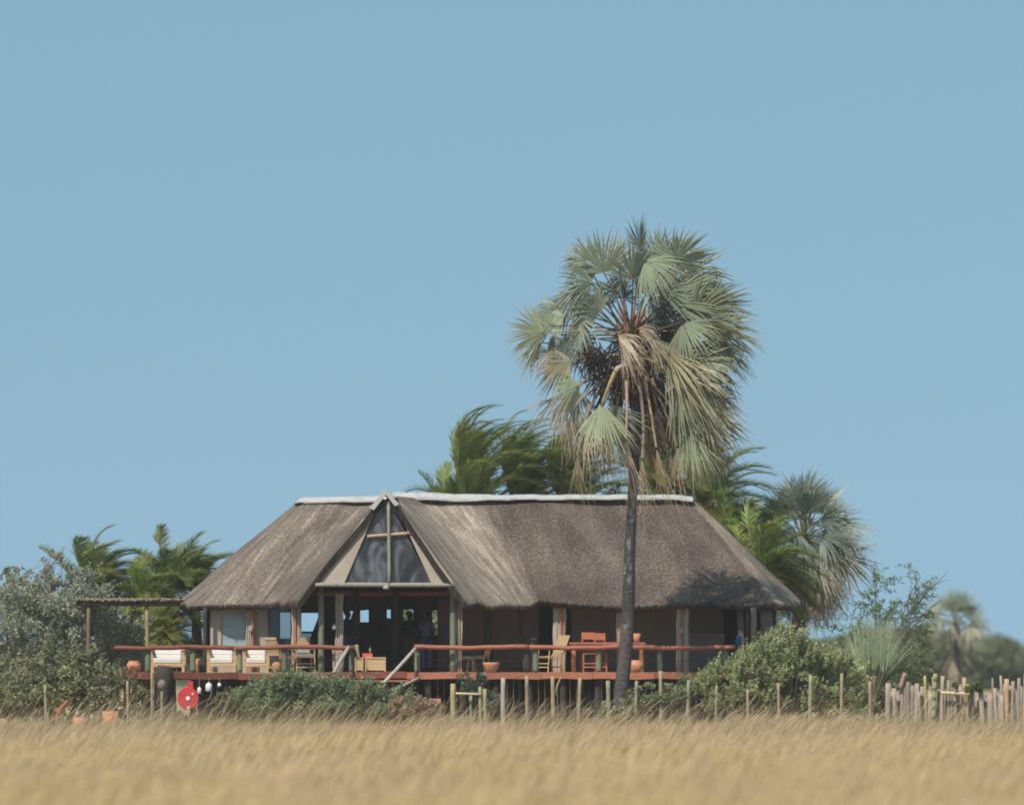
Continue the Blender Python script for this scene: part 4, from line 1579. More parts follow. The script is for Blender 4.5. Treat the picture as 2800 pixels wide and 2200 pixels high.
def build_deck():
    mb = MB()
    x0, x1 = X(318, -2.6), X(2125, -2.6)
    nb = 60
    yy0, yy1 = -2.58, 7.3
    for i in range(nb):
        a = yy0 + (yy1 - yy0) * i / nb
        mb.box(((x0 + x1) / 2, a + .078, DZ - .02), (x1 - x0, .156, .04))
    mb.build('floor_boards', M['tanwood'], deck)
    cuts = [316, 470, 650, 905, 1112, 1330, 1480, 1620, 1790, 1960, 2060]
    for i in range(len(cuts) - 1):
        mb = MB()
        a, b = X(cuts[i] + .6, -2.62), X(cuts[i + 1] - .6, -2.62)
        dz = random.uniform(-.015, .015)
        z = Z(1846 + (2 if i < 3 else 0), -2.62) + dz
        n = 8
        vs, fs = [], []
        for k in range(n + 1):
            t = k / n
            x = a + (b - a) * t
            s = .010 * math.sin(t * 3.1 * 2 + i)
            for yv, zv in ((-2.68, -.09), (-2.60, -.09), (-2.60, .09), (-2.68, .09)):
                vs.append(V((x, yv, z + zv + s)))
        for k in range(n):
            for q in range(4):
                fs.append((k * 4 + q, k * 4 + (q + 1) % 4, (k + 1) * 4 + (q + 1) % 4, (k + 1) * 4 + q))
        fs.append((3, 2, 1, 0)); fs.append(tuple(n * 4 + q for q in range(4)))
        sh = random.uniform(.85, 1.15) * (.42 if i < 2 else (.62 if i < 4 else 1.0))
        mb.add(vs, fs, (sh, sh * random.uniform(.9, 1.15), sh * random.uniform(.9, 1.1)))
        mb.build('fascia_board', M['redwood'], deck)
    def rail(p0, p1, py, seg=14):
        mb = MB()
        pts = []
        for k in range(seg + 1):
            t = k / seg
            px = p0 + (p1 - p0) * t
            pts.append(W(px, py + 1.6 * math.sin(px * .021) + .7 * math.sin(px * .07), -2.62))
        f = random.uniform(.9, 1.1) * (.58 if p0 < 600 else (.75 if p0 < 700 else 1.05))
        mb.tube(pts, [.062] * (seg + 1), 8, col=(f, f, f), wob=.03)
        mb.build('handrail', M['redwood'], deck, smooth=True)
    rail(317, 640, 1770)
    rail(642, 968, 1769)
    rail(1133, 1445, 1769)
    rail(1447, 1700, 1769)
    rail(1702, 2010, 1770)
    # side rail going back at the left end
    mb = MB()
    mb.tube([W(318, 1770, -2.6), W(320, 1770, -.4)], .055, 8)
    mb.build('handrail', M['redwood'], deck, smooth=True)
    for px, t in ((404, (.8, .95, .8)), (528, (.85, 1, .8)), (655, (1.25, 1.25, .95)), (778, (.75, .8, .7)), (962, (.7, .75, .7)), (1141, (1, 1.1, .9)), (1465, (.85, 1, .9)),
                  (1637, (1.05, 1.05, .9)), (1805, (.7, .8, .8)), (1985, (.8, .9, .8))):
        mb = MB()
        mb.pole(V((X(px, -2.5), -2.5, DZ)), V((X(px, -2.5), -2.5, Z(1772, -2.5))), .082, .075, n=12, bend=.004, col=t, wob=.04)
        mb.build('rail_post', M['greenpole'], deck, smooth=True)
    for a, b in ((340, 960), (1140, 1700), (1700, 1990)):
        for py in (1787, 1803, 1820):
            mb = MB()
            mb.tube([W(a, py, -2.55), W((a + b) / 2, py + 1.5, -2.55), W(b, py, -2.55)], .0035, 4)
            mb.build('rail_wire', M['darkpole'], deck)
    # stilts
    for px in range(345, 2110, 92):
        for y in (-2.45, -.2, 2.4):
            if y > -1 and px < 560:
                continue
            mb = MB()
            mb.pole(V((X(px, y), y, GZ - .1)), V((X(px, y), y, DZ - .06)), .10, .085, n=9, bend=.004)
            mb.build('stilt', M['darkpole'], deck, smooth=True)
    mb = MB()
    a, b = X(560, 2.6), X(2110, 2.6)
    for i in range(90):
        x = a + (b - a) * (i + .5) / 90
        mb.box((x, 2.62 + random.uniform(-.01, .01), (GZ + DZ) / 2 - .05), ((b - a) / 90 * .96, .03, DZ - GZ - .1))
    mb.build('added_skirting', rough_mat('brown_boards', (.12, .082, .06), (.19, .135, .10), (8, 8, 2)), deck)  # added board screen so the space under the deck reads dark
    mb = MB()
    for i in range(13):
        y = -2.3 + i * .75
        mb.box(((x0 + x1) / 2, y, DZ - .12), (x1 - x0, .06, .14))
    mb.build('floor_joists', M['darkpole'], deck)
    # stairs with pole handrails between the two rails
    for i in range(6):
        mb = MB()
        mb.box((X(1040, -3), -2.85 - i * .27, DZ - .22 - i * .27), (1.5, .26, .05))
        mb.build('step', M['redwood'], deck)
    mb = MB()
    mb.pole(W(1136, 1772, -2.72), W(1047, 1868, -4.2), .05, .05, bend=.006, col=(1.5, 1.5, 1.45))
    mb.build('stair_rail', M['greypole'], deck, smooth=True)
    mb = MB()
    mb.pole(W(1146, 1853, -2.85), W(1075, 1888, -4.0), .045, .045, bend=.006, col=(1.2, 1.25, 1.1))
    mb.build('stair_rail', M['greypole'], deck, smooth=True)
    mb = MB()
    mb.pole(W(954, 1768, -2.72), W(912, 1838, -3.9), .052, .05, bend=.006, col=(1.3, 1.35, 1.35))
    mb.build('stair_rail', M['greypole'], deck, smooth=True)
    mb = MB()
    mb.pole(W(912, 1770, -2.4), W(914, 1832, -2.4), .04, .04, bend=.004, col=(1.4, 1.15, .9))
    mb.build('baluster', M['greypole'], deck, smooth=True)
    mb = MB()
    mb.pole(W(975, 1762, -2.45), W(979, 1800, -2.45), .055, .055, bend=.004, col=(1.2, 1.15, .9))
    mb.build('baluster', M['greypole'], deck, smooth=True)


build_deck()

# ------------------------------------------------------------------ pergola
perg = thing('pergola', 'reed topped pergola on slim poles joined to the left eave of the lodge', 'pergola', (X(300, 0), 0, GZ))
mb = MB()
pr = random.Random(5)
y_ = -.6
for i in range(300):
    px = 206 + 285 * i / 300
    x = X(px, y_)
    z = Z(1644, y_) + pr.uniform(-.035, .03)
    mb.tube([V((x, y_ - .1 + pr.uniform(-.05, .05), z + .05)), V((x + pr.uniform(-.02, .02), y_ + 1.7, z + .03))], .026, 5, col=pr.choice([(.9, .85, .75), (.65, .55, .45), (1.2, 1.1, .9)]))
mb.build('reed_roof', M['greypole'], perg, smooth=True)
mb = MB()
mb.pole(W(207, 1650, y_), W(492, 1650, y_), .062, bend=.002, seg=10)
mb.build('beam', M['stump'], perg, smooth=True)
mb = MB()
mb.pole(W(212, 1648, y_ + 1.6), W(490, 1648, y_ + 1.6), .06, bend=.002, seg=10)
mb.build('beam', M['stump'], perg, smooth=True)
for px, yy, tint, r in ((240, -.55, (.62, .5, .42), .055), (404, -.5, (1.0, .9, .55), .055), (236, 1.0, (.6, .5, .42), .045)):
    mb = MB()
    mb.pole(V((X(px, yy), yy, GZ)), V((X(px - 1, yy), yy, Z(1648, yy))), r * 1.1, r, col=tint, bend=.004, seg=8)
    mb.build('post', M['greypole'], perg, smooth=True)


# ------------------------------------------------------------------ furniture
def chair(label, px, y, rz, mat='palewood', w=.5, h=.88, sz=.42, recline=.22, arms=True, cushion=False, group=None, name='slatted_chair', dx=0, ladder=False):
    r = thing(name, label, 'chair', (X(px, y) + dx, y, DZ + .002), group, rz)
    R = Matrix.Rotation(0, 3, 'Z')
    def part(nm, f, m=None):
        mb = MB()
        f(mb)
        me = mb.build(nm, M[m or mat], None)
        me.parent = r
        me.location = (0, 0, 0)
        return me
    hw = w / 2
    def seat(mb):
        for i in range(6):
            mb.box((0, -.22 + i * .085, sz + .005 * i), (w, .07, .022))
        mb.box((-hw + .02, 0, sz - .03), (.03, .48, .04)); mb.box((hw - .02, 0, sz - .03), (.03, .48, .04))
    part('seat', seat)
    dy = (h - sz) * recline
    def back(mb):
        for sx in (-1, 1):
            mb.tube([V((sx * (hw - .02), .23, sz)), V((sx * (hw - .02), .23 + dy, h))], .02, 6)
        n = 0 if ladder else 9
        for i in range(n):
            x = -hw + .07 + (w - .14) * i / (n - 1)
            mb.box((x, .23 + dy * .55, sz + (h - sz) * .55), (.032, .014, (h - sz) * .80), Matrix.Rotation(-math.atan(recline), 3, 'X'))
        for t in (.13, .97):
            mb.box((0, .23 + dy * t, sz + (h - sz) * t - (.07 if ladder and t > .5 else 0)), (w, .028, .19 if ladder and t > .5 else .055))
    part('backrest', back)
    for sx in (-1, 1):
        for fy in (-1, 1):
            def leg(mb, sx=sx, fy=fy):
                top = sz if not (arms and fy < 0) else sz + .2
                mb.tube([V((sx * hw, fy * .21 + fy * .05, .0)), V((sx * hw, fy * .21, top))], [.018, .02], 6)
            part('leg', leg)
        if arms:
            def arm(mb, sx=sx):
                mb.box((sx * hw, 0, sz + .21), (.055, .56, .024))
            part('armrest', arm)
    def st(mb):
        mb.box((0, -.25, .14), (w, .02, .03)); mb.box((0, .25, .14), (w, .02, .03))
        mb.box((0, -.24, .24), (w, .02, .03))
    part('stretcher', st)
    if cushion:
        def cu(mb):
            mb.box((0, 0, sz + .05), (w * .92, .46, .07))
            mb.box((0, .2 + dy * .3, sz + .2), (w * .86, .07, .22), Matrix.Rotation(-math.atan(recline), 3, 'X'))
        o = part('cushion', cu, 'greycushion')
        bv = o.modifiers.new('soft', 'BEVEL'); bv.width = .025; bv.segments = 3
    return r


chair('honey slatted wooden chair turned sideways by the clay pot', 768, -2.0, 2.35, w=.46, h=.93, recline=.3)
chair('honey wooden chair with a grey cushion facing the grass by the left green gable post', 831, -2.05, .25, w=.50, h=.93, recline=.25, cushion=True)
chair('narrow edge on wooden chair just right of the right green gable post', 1272, -1.3, 1.45, w=.42, h=.72, recline=.08, arms=False)
chair('pale wooden chair turned away beside the wide terracotta bowl', 1308, -1.1, -1.9, w=.40, h=.72, recline=.25, arms=False)
chair('tilted folding deck chair of honey wood in front of the second canvas pillar', 1505, -1.0, -.95, w=.50, h=1.0, recline=.42, name='folding_chair')
chair('orange painted chair drawn up to the long orange legged table', 1612, -.1, 0.1, 'orangewood', w=.38, h=1.08, sz=.5, recline=.05, arms=False, ladder=True)
chair('second orange chair partly behind the first at the orange legged table', 1641, .25, .05, 'orangewood', w=.32, h=1.06, sz=.5, recline=.05, arms=False, ladder=True)


chair('dark high backed chair silhouetted against the bright rear window left of the green post', 846, 3.4, .3, 'darkpole', w=.55, h=1.12, sz=.5, recline=.2)
chair('dark chair in the shade of the room behind the wide wicker chest', 1030, 2.2, 2.2, 'darkpole', w=.5, h=.95)


def soften(o, w=.03):
    bv = o.modifiers.new('soft', 'BEVEL')
    bv.width = w
    bv.segments = 3
    return o


def sofa(label, p0, p1, y, cushmat='cushion'):
    x0, x1 = X(p0, y), X(p1, y)
    cx, w = (x0 + x1) / 2, x1 - x0
    r = thing('sofa', label, 'sofa', (cx, y, DZ + .002), 'cushioned sofas on the left of the deck')
    def B(nm, boxes, mat, parent=r, rnd=0):
        mb = MB()
        for c, d in boxes:
            mb.box((cx + c[0], y + c[1], DZ + c[2]), d)
        o = mb.build(nm, M[mat], parent)
        if rnd:
            soften(o, rnd)
        return o
    B('frame', [((0, -.34, .20), (w - .16, .04, .10)), ((0, .34, .20), (w - .16, .04, .10)), ((0, .36, .60), (w - .16, .04, .06))] +
      [((-w / 2 + .12 + (w - .24) * i / 7, .355, .42), (.03, .02, .32)) for i in range(8)], 'palewood')
    for sx in (-1, 1):
        for sy in (-1, 1):
            B('leg', [((sx * (w / 2 - .05), sy * .34, .30), (.07, .05, .60))], 'palewood')
        B('armrest', [((sx * (w / 2 - .05), 0, .61), (.09, .8, .03))], 'palewood')
    B('seat_cushion', [((0, -.02, .32), (w - .2, .66, .14))], cushmat, rnd=.04)
    mb = MB()
    mb.box((cx, y + .26, DZ + .53), (w - .24, .14, .34), Matrix.Rotation(-.2, 3, 'X'))
    soften(mb.build('back_cushion', M[cushmat], r), .05)
    return r


sofa('leftmost cream cushioned sofa standing between the two green rail posts', 410, 508, -1.4)
sofa('cream cushioned sofa against the tent wall below the pale window blind', 566, 648, -.6)
sofa('cream cushioned sofa just right of the yellow rail post under the wall lamp', 664, 738, -.9)


def pot(label, px, py0, py1, rpx, y, prof='pot', base=None, name='terracotta_pot', mat='terracotta', rnd=None, cat='pot'):
    sc = (y - CAMY) / F
    z0, z1 = (Z(py1, y) if base is None else base), Z(py0, y)
    h = z1 - z0
    R = rpx * sc
    P = {'pot': [(.55, 0), (.78, .12), (.98, .42), (1, .62), (.88, .82), (.70, .90), (.74, 1.0), (.62, 1.0), (.58, .9)],
         'bowl': [(.42, 0), (.60, .12), (.84, .45), (.97, .78), (1, 1.0), (.92, 1.0), (.80, .62)],
         'jar': [(.6, 0), (.85, .15), (1, .45), (.92, .72), (.55, .9), (.6, 1.0), (.5, 1.0)],
         'cup': [(.7, 0), (.85, .4), (1, 1.0), (.9, 1.0), (.8, .5)]}[prof]
    mb = MB()
    mb.lathe((X(px, y), y, z0), [(r * R, t * h) for r, t in P], 22)
    o = mb.build(name, M[mat], None, smooth=True, origin=(X(px, y), y, z0))
    return tag(o, label, cat)


pot('leftmost round terracotta pot on the corner of the deck', 366, 1806, 1842, 20, -2.0, base=DZ)
pot('terracotta pot beside the grey jar between the first sofas', 540, 1800, 1842, 16, -1.8, base=DZ)
pot('tall dull grey jar next to the terracotta pot between the sofas', 553, 1797, 1842, 13, -2.0, 'jar', base=DZ, name='clay_jar', mat='stump', cat='jar')
pot('small terracotta pot in front of the sideways honey chair', 757, 1806, 1842, 14, -2.32, base=DZ)
pot('wide shallow terracotta bowl on the deck right of the gable', 1343, 1810, 1842, 23, -1.9, 'bowl', base=DZ, name='terracotta_bowl', cat='bowl')
pot('squat terracotta pot touching the right side of the palm trunk on the deck', 1740, 1804, 1842, 21, -1.9, base=DZ)
pot('white round pot at the feet of the person in jeans', 922, 1795, 1842, 13, -1.6, base=DZ, name='white_pot', mat='white')
pot('dark urn standing on the deck left of the folding deck chair', 1440, 1788, 1842, 11, -1.9, 'jar', base=DZ, name='dark_urn', mat='darkpole', cat='urn')


def table(label, p0, p1, pyt, y, top='redwood', legm='orangewood', d=.8, tz=.06, name='table'):
    x0, x1 = X(p0, y), X(p1, y)
    r = thing(name, label, 'table', ((x0 + x1) / 2, y, DZ + .002))
    zt = Z(pyt, y)
    mb = MB()
    for i in range(5):
        mb.box(((x0 + x1) / 2, y - d / 2 + d * (i + .5) / 5, zt - tz / 2), (x1 - x0, d / 5 * .97, tz))
    mb.build('tabletop', M[top], r)
    for sx in (x0 + .12, x1 - .12):
        for sy in (-1, 1):
            mb = MB()
            mb.box((sx, y + sy * (d / 2 - .08), (DZ + zt - tz) / 2), (.10, .08, zt - tz - DZ - .004))
            mb.build('leg', M[legm], r)
    return r


table('long dining table with orange legs behind the tall palm trunk', 1556, 1765, 1755, .0)
pot('terracotta bucket shaped pot on the long table right of the palm trunk', 1741, 1731, 1755, 11, -.1, 'cup', base=Z(1755, 0) + .002)
table('small dark side table in the shade left of the folding deck chair', 1412, 1466, 1743, .1, 'darkpole', 'darkpole', .5)


def wicker(label, p0, p1, py, y, name, parts=True):
    x0, x1 = X(p0, y), X(p1, y)
    r = thing(name, label, 'basket chest', ((x0 + x1) / 2, y, DZ + .002))
    zt = Z(py, y)
    mb = MB()
    for i in range(7):
        z0 = DZ + .06 + (zt - DZ - .1) * i / 7
        mb.box(((x0 + x1) / 2, y, z0 + (zt - DZ - .1) / 14), (x1 - x0 - .02 - .01 * (i % 2), .44 - .01 * (i % 2), (zt - DZ - .1) / 7))
    mb.build('body', M['wicker'], r)
    mb = MB()
    mb.box(((x0 + x1) / 2, y, zt - .02), (x1 - x0 + .02, .48, .04))
    soften(mb.build('lid', M['palewood'], r), .01)
    for sx in (x0 + .02, x1 - .02):
        for sy in (-.2, .2):
            mb = MB()
            mb.box((sx, y + sy - .02, (DZ + zt) / 2 - .02), (.045, .045, zt - DZ - .05))
            mb.build('leg', M['palewood'], r)
    return r


wicker('wide woven wicker chest in the gap between the two deck rails', 999, 1055, 1796, -1.7, 'wicker_chest')
wicker('small woven stool to the left of the wide wicker chest', 970, 994, 1797, -1.75, 'wicker_stool')
mb = MB()
mb.box((X(1005, -1.7), -1.7, Z(1791, -1.7)), (.27, .2, .105))
mb.box((X(1005, -1.7), -1.7, Z(1785.5, -1.7)), (.28, .21, .012))
tag(mb.build('red_box', M['redcloth'], None, origin=(X(1005, -1.7), -1.7, Z(1796, -1.7))), 'small red box lying on top of the wicker chest', 'box')
mb = MB()
b0 = W(1012, 1785, -1.7)
mb.lathe(b0 + V((0, 0, .008)), [(.03, 0), (.03, .12), (.012, .16), (.012, .2)], 10)
tag(mb.build('bottle', M['metal'], None, smooth=True, origin=b0), 'thin grey bottle standing on the red box', 'bottle')
mb = MB()
ce = V((X(1932, 1.6), 1.6, DZ))
cab = thing('cabinet', 'wide brown low cabinet in the dark room right of the last lit pillar', 'cabinet', ce)
w_ = X(1980, 1.6) - X(1885, 1.6)
mb.box((ce.x, 1.6, DZ + .50), (w_, .45, 1.0))
mb.build('body', M['mauve'], cab)
mb = MB()
mb.box((ce.x, 1.6, DZ + 1.02), (w_ + .06, .5, .04))
mb.build('top', M['redwood'], cab)
for k in (-1, 1):
    mb = MB()
    mb.box((ce.x + k * w_ / 4, 1.362, DZ + .52), (w_ / 2 - .05, .02, .88))
    mb.build('door', M['mauve'], cab)
for lab, px, py0, py1, y, w in (('blue cloth hanging on the dark post at the right end of the lodge', 2020, 1737, 1764, .1, .15),
                                ('blue cloth hanging in the shade left of the right gable post', 1221, 1708, 1742, 1.2, .13)):
    mb = MB()
    c = W(px, (py0 + py1) / 2, y)
    hgt = (py1 - py0) * .01
    vs = []
    for i in range(9):
        for j in range(7):
            vs.append(c + V((w * (i / 8 - .5), .03 * math.sin(i * 1.9) + .01 * j, hgt * (.5 - j / 6) + .015 * math.sin(i))))
    fs = [(i * 7 + j, (i + 1) * 7 + j, (i + 1) * 7 + j + 1, i * 7 + j + 1) for i in range(8) for j in range(6)]
    mb.add(vs, fs)
    o = mb.build('blue_cloth', M['bluepaint'], None, smooth=True, origin=c)
    so = o.modifiers.new('th', 'SOLIDIFY'); so.thickness = .02
    tag(o, lab, 'cloth')


# ---- red hose reel and things under the left deck edge
def reel():
    y = -2.95
    c = W(514, 1908, y)
    r = thing('hose_reel', 'round red hose reel with white centre hanging below the left deck edge', 'hose reel', c)
    def disc(rad, y0, y1, mat, name, cc=c, par=r, n=32, sx=1.0):
        mb = MB()
        vs = []
        for yy, rr in ((y0, rad * .96), (y0 + .01, rad), (y1 - .01, rad), (y1, rad * .96)):
            for k in range(n):
                a = 2 * math.pi * k / n
                vs.append(V((cc.x + sx * rr * math.cos(a), yy, cc.z + rr * 1.06 * math.sin(a))))
        fs = []
        for i in range(3):
            for k in range(n):
                fs.append((i * n + k, i * n + (k + 1) % n, (i + 1) * n + (k + 1) % n, (i + 1) * n + k))
        fs.append(tuple(range(n - 1, -1, -1))); fs.append(tuple(3 * n + k for k in range(n)))
        mb.add(vs, fs)
        return mb.build(name, M[mat], par)
    disc(.285, y - .02, y + .02, 'redpaint', 'front_disc')
    disc(.275, y + .16, y + .20, 'redpaint', 'rear_disc')
    disc(.215, y + .02, y + .16, 'black', 'hose')
    disc(.055, y - .045, y - .02, 'white', 'hub')
    disc(.04, y - .035, y - .02, 'white', 'sticker', W(515, 1933, y))
    disc(.028, y - .035, y - .02, 'white', 'sticker', W(527, 1896, y))
    mb = MB()
    mb.box(c + V((.06, .1, .36)), (.14, .16, .2))
    mb.box(c + V((.06, .27, .40)), (.06, .3, .05))
    mb.build('bracket', M['redpaint'], r)


reel()
for i, (px, py0, py1, r_) in enumerate(((545, 1877, 1896, 6), (571, 1865, 1890, 9.5), (600, 1866, 1877, 5.5), (684, 1866, 1878, 6))):
    y = -2.75
    z0, z1 = Z(py1, y), Z(py0, y)
    R = r_ * .0098
    h = z1 - z0
    mb = MB()
    mb.lathe((X(px, y), y, z0), [(R * .6, 0), (R * .95, h * .08), (R, h * .6), (R * .8, h * .85), (R * .35, h * .95), (R * .35, h), ], 14)
    root = thing('plastic_bottle', ['slim white bottle hanging right beside the red hose reel', 'large white bottle hanging below the deck edge second from the red reel',
                                    'small white bottle high under the deck edge, third from the red reel', 'white bottle hanging nearest the green shrub'][i], 'bottle', (X(px, y), y, z0), 'white bottles under the deck')
    mb.build('body', M['white'], root, smooth=True)
    mb = MB()
    mb.tube([V((X(px, y), y, z1)), V((X(px, y), y + .1, DZ - .1))], .005, 4)
    mb.build('string', M['metal'], root)

# dark stump and bag-topped pole left of the reel
st = thing('tree_stump', 'thick dark stump reaching deck height left of the red hose reel', 'stump', (X(448, -3.1), -3.1, GZ))
mb = MB()
mb.tube([W(447, 1990, -3.1), W(446, 1950, -3.1), W(448, 1905, -3.1), W(449, 1872, -3.1), W(449, 1850, -3.1), W(449, 1828, -3.1), W(450, 1819, -3.1)], [.22, .19, .17, .20, .25, .24, .17], 14, wob=.10)
mb.build('trunk', M['stump'], st, smooth=True)
bp = thing('bag_pole', 'pale rounded bag tied on a thin pole in front of the dark stump', 'pole', (X(443, -6.9), -6.9, GZ))
mb = MB()
mb.pole(W(443, 2030, -6.9), W(443, 1880, -6.9), .035, .03, col=(1.1, 1, .7))
mb.build('pole', M['greypole'], bp, smooth=True)
mb = MB()
mb.lathe(W(443, 1887, -6.9), [(.03, 0), (.09, .05), (.125, .14), (.11, .22), (.07, .27), (.03, .29)], 12)
for i, p in enumerate(mb.v):
    q = V(p)
    q.x += .02 * mnoise.noise(q * 9)
    mb.v[i] = tuple(q)
mb.build('bag', M['mauve'], bp, smooth=True)

# orange things half sunk in the grass at left, clay block right of the stairs
pot('small squat orange pot half hidden in the grass', 219, 1960, 2010, 20, -7.4, 'bowl', base=GZ + .05, name='orange_pot', mat='terracotta')
pot('larger orange pot in the grass left of the red reel', 302, 1943, 2010, 23, -7.4, 'cup', base=GZ + .05, name='orange_pot', mat='terracotta')
mb = MB()
mb.slab([W(150, 1944, -7.3), W(158, 1948, -7.3), W(186, 1916, -7.3), W(182, 1911, -7.3)], V((0, .05, 0)))
mb.slab([W(147, 2010, -7.27), W(153, 2010, -7.27), W(157, 1944, -7.27), W(153, 1944, -7.27)], V((0, .02, 0)))
tag(mb.build('signboard', M['orangewood'], None, origin=W(150, 2010, -7.3)), 'tilted orange board on a stake in the grass at far left', 'sign')
mb = MB()
ck = W(1190, 1918, -5.6)
mb.box(ck, (.28, .22, .17), .15)
mb.box(ck + V((.02, .0, -.18)), (.30, .24, .17), .1)
mb.box(ck + V((-.02, 0, -.36)), (.34, .26, .17), .18)
soften(mb.build('brick_pile', M['brick'], None, origin=ck + V((0, 0, -.45))), .012)
tag([o for o in C.objects if o.name == 'brick_pile'][0], 'little pile of pinkish clay blocks left of the low pole gate', 'bricks')

# ------------------------------------------------------------------ fences
YF = -7.0
fence = thing('pole_fence', 'line of thin uneven upright poles with wire along the edge of the grass', 'fence', (X(1700, YF), YF, GZ))
TG, TT, TY, TP = (.92, .98, .76), (1.15, .97, .74), (1.1, 1.1, .75), (1.3, 1.27, 1.3)
posts = [(122, 1872, 4, TY, 2), (347, 1860, 4, TT, 1), (412, 1838, 3.5, TT, 0), (1376, 1852, 7, TP, 3), (1443, 1846, 5.5, TT, -3), (1514, 1848, 6, TT, 3), (1585, 1852, 5.5, TY, -2),
         (1664, 1860, 6.5, TG, 0), (1739, 1860, 5, TG, 0), (1810, 1833, 5.5, TY, -2), (1881, 1858, 6, TG, -3), (1957, 1872, 4, TG, 0), (2043, 1884, 5, TT, 0), (2127, 1866, 4.5, TT, 1),
         (2213, 1845, 5.5, (1.05, 1.12, .85), -2), (2298, 1840, 5, TT, 1), (2377, 1862, 4.5, TT, 0)]
for px, py, r_, t_, ln in posts:
    mb = MB()
    k = .0095
    mb.pole(V((X(px + ln, YF), YF, GZ - .1)), W(px, py, YF), r_ * k * 1.05, r_ * k * .9, n=9, bend=.008, seg=9, col=t_, wob=.06)
    if px == 1514:
        mb.tube([W(1519, 1900, YF), W(1525, 1870, YF), W(1534, 1850, YF)], [.04, .03, .02], 7, col=t_)
    mb.build('post', M['greypole'], fence, smooth=True)
for py in (1895, 1930):
    for a, b in ((90, 470), (1376, 2400)):
        mb = MB()
        pts = [W(px, py + 3 * math.sin(px * .02), YF - .05) for px in range(a, b, 35)]
        mb.tube(pts, .003, 4)
        mb.build('wire', M['stump'], fence)
gate = thing('pole_gate', 'low yellowish pole frame gate in front of the deck', 'gate', (X(1285, YF + .2), YF + .2, GZ))
yg = YF + .2
for a, b, r_, t_, nm in (((1241, 2020), (1240, 1868), .075, (1.25, 1.15, .68), 'post'), ((1313, 2020), (1311, 1877), .05, (1.05, 1.05, .68), 'post'), ((1328, 2020), (1327, 1882), .06, (1.05, 1.05, .68), 'post'),
                         ((1288, 2020), (1289, 1898), .045, (.8, .95, .75), 'post'), ((1246, 1895), (1312, 1897), .033, (1.8, 1.75, 1.2), 'cross_bar')):
    mb = MB()
    yy = yg - (.09 if nm == 'cross_bar' else 0) + (.12 if a[0] == 1288 else 0)
    mb.pole(W(*a, yy), W(*b, yy), r_, r_ * .9, n=10, bend=.006, col=t_)
    mb.build(nm, M['greypole'], gate, smooth=True)

pal = thing('palisade_fence', 'palisade of close set grey brown poles at the right edge', 'fence', (X(2610, -2), -2, GZ))
prn = random.Random(15)
YP = -2.0
big = [(2432, 1867, 8), (2448, 1881, 7), (2464, 1872, 5), (2478, 1863, 9), (2491, 1873, 6), (2503, 1868, 8), (2515, 1890, 7), (2541, 1895, 8), (2553, 1850, 5), (2575, 1847, 6), (2590, 1858, 6),
       (2602, 1860, 5), (2613, 1892, 7), (2632, 1851, 7), (2646, 1882, 6), (2664, 1878, 5), (2684, 1894, 8), (2705, 1896, 10), (2718, 1852, 3.5), (2722, 1880, 6), (2734, 1846, 4.5), (2742, 1899, 7), (2750, 1855, 8),
       (2766, 1861, 6), (2786, 1853, 5.5), (2803, 1842, 7), (2822, 1868, 7)]
tints = [(1.2, 1.1, 1.08), (1.35, 1.27, 1.26), (1.0, .93, .91), (1.35, 1.22, 1.1), (1.15, 1.12, 1.12), (.85, .78, .75)]
for i, (px, py, r_) in enumerate(big):
    mb = MB()
    t_ = prn.choice(tints)
    if px in (2632, 2750):
        t_ = (1.6, 1.2, .85)
    mb.pole(V((X(px + prn.uniform(-3, 3), YP), YP + prn.uniform(-.1, .1), GZ)), W(px, py, YP), r_ * .0099, r_ * .0085, n=8, bend=.012, col=t_, wob=.08)
    mb.build('pole', M['greypole'], pal, smooth=True)
for i in range(72):
    px = 2428 + i * 5.6 + prn.uniform(-3, 3)
    mb = MB()
    if 2655 < px < 2735:
        py = prn.uniform(1895, 1912)
    else:
        py = prn.uniform(1868, 1902)
    mb.pole(V((X(px, YP), YP + .35, GZ)), W(px + prn.uniform(-3, 3), py, YP + .35), prn.uniform(.055, .09), prn.uniform(.045, .07), n=7, bend=.012, col=prn.choice(tints), wob=.08)
    mb.build('pole', M['greypole'], pal, smooth=True)
mb = MB()
mb.pole(W(2462, 1880, YP - .1), W(2475, 1839, YP - .1), .06, .055, col=(1.3, .9, .85))
mb.build('pole', M['greypole'], pal, smooth=True)


def lone(name, label, cat, a, b, y, r_, col, bands=False):
    mb = MB()
    p0, p1 = W(*a, y), W(*b, y)
    seg = 22 if bands else 8
    mb.pole(p0, p1, r_, r_ * .9, n=10, bend=.006, seg=seg, col=col)
    if bands:
        for i in range(len(mb.c)):
            ring = i // 10
            if (ring % 3) == 2:
                mb.c[i] = (.25, .28, .18)
    return tag(mb.build(name, M['greypole'], None, smooth=True, origin=p0), label, cat)


lone('upright_pole', 'thin yellow pole in front of the palisade', 'pole', (2532, 2030), (2529, 1846), -4, .042, (1.35, 1.25, .65))
lone('banded_pole', 'green pole with dark bands in front of the palisade', 'pole', (2549, 2030), (2560, 1841), -4.2, .062, (1.2, 1.35, .75), True)
lone('cross_pole', 'short pale yellow pole tied level across the palisade', 'pole', (2572, 1893), (2652, 1896), -2.25, .045, (2.1, 1.95, 1.35))
shrub('creeper_plant', 'green leafy creeper climbing over the palisade right of the level pole', 'plant', [(2675, 1878, 22, 22), (2610, 1872, 14, 12), (2650, 1885, 20, 15)], -2.2, .4, 700, .05,
      [(.12, .2, .05), (.17, .24, .07)], 120, 2668, nclump=16, cr=(.06, .13), stems=5, stem_r=.015)


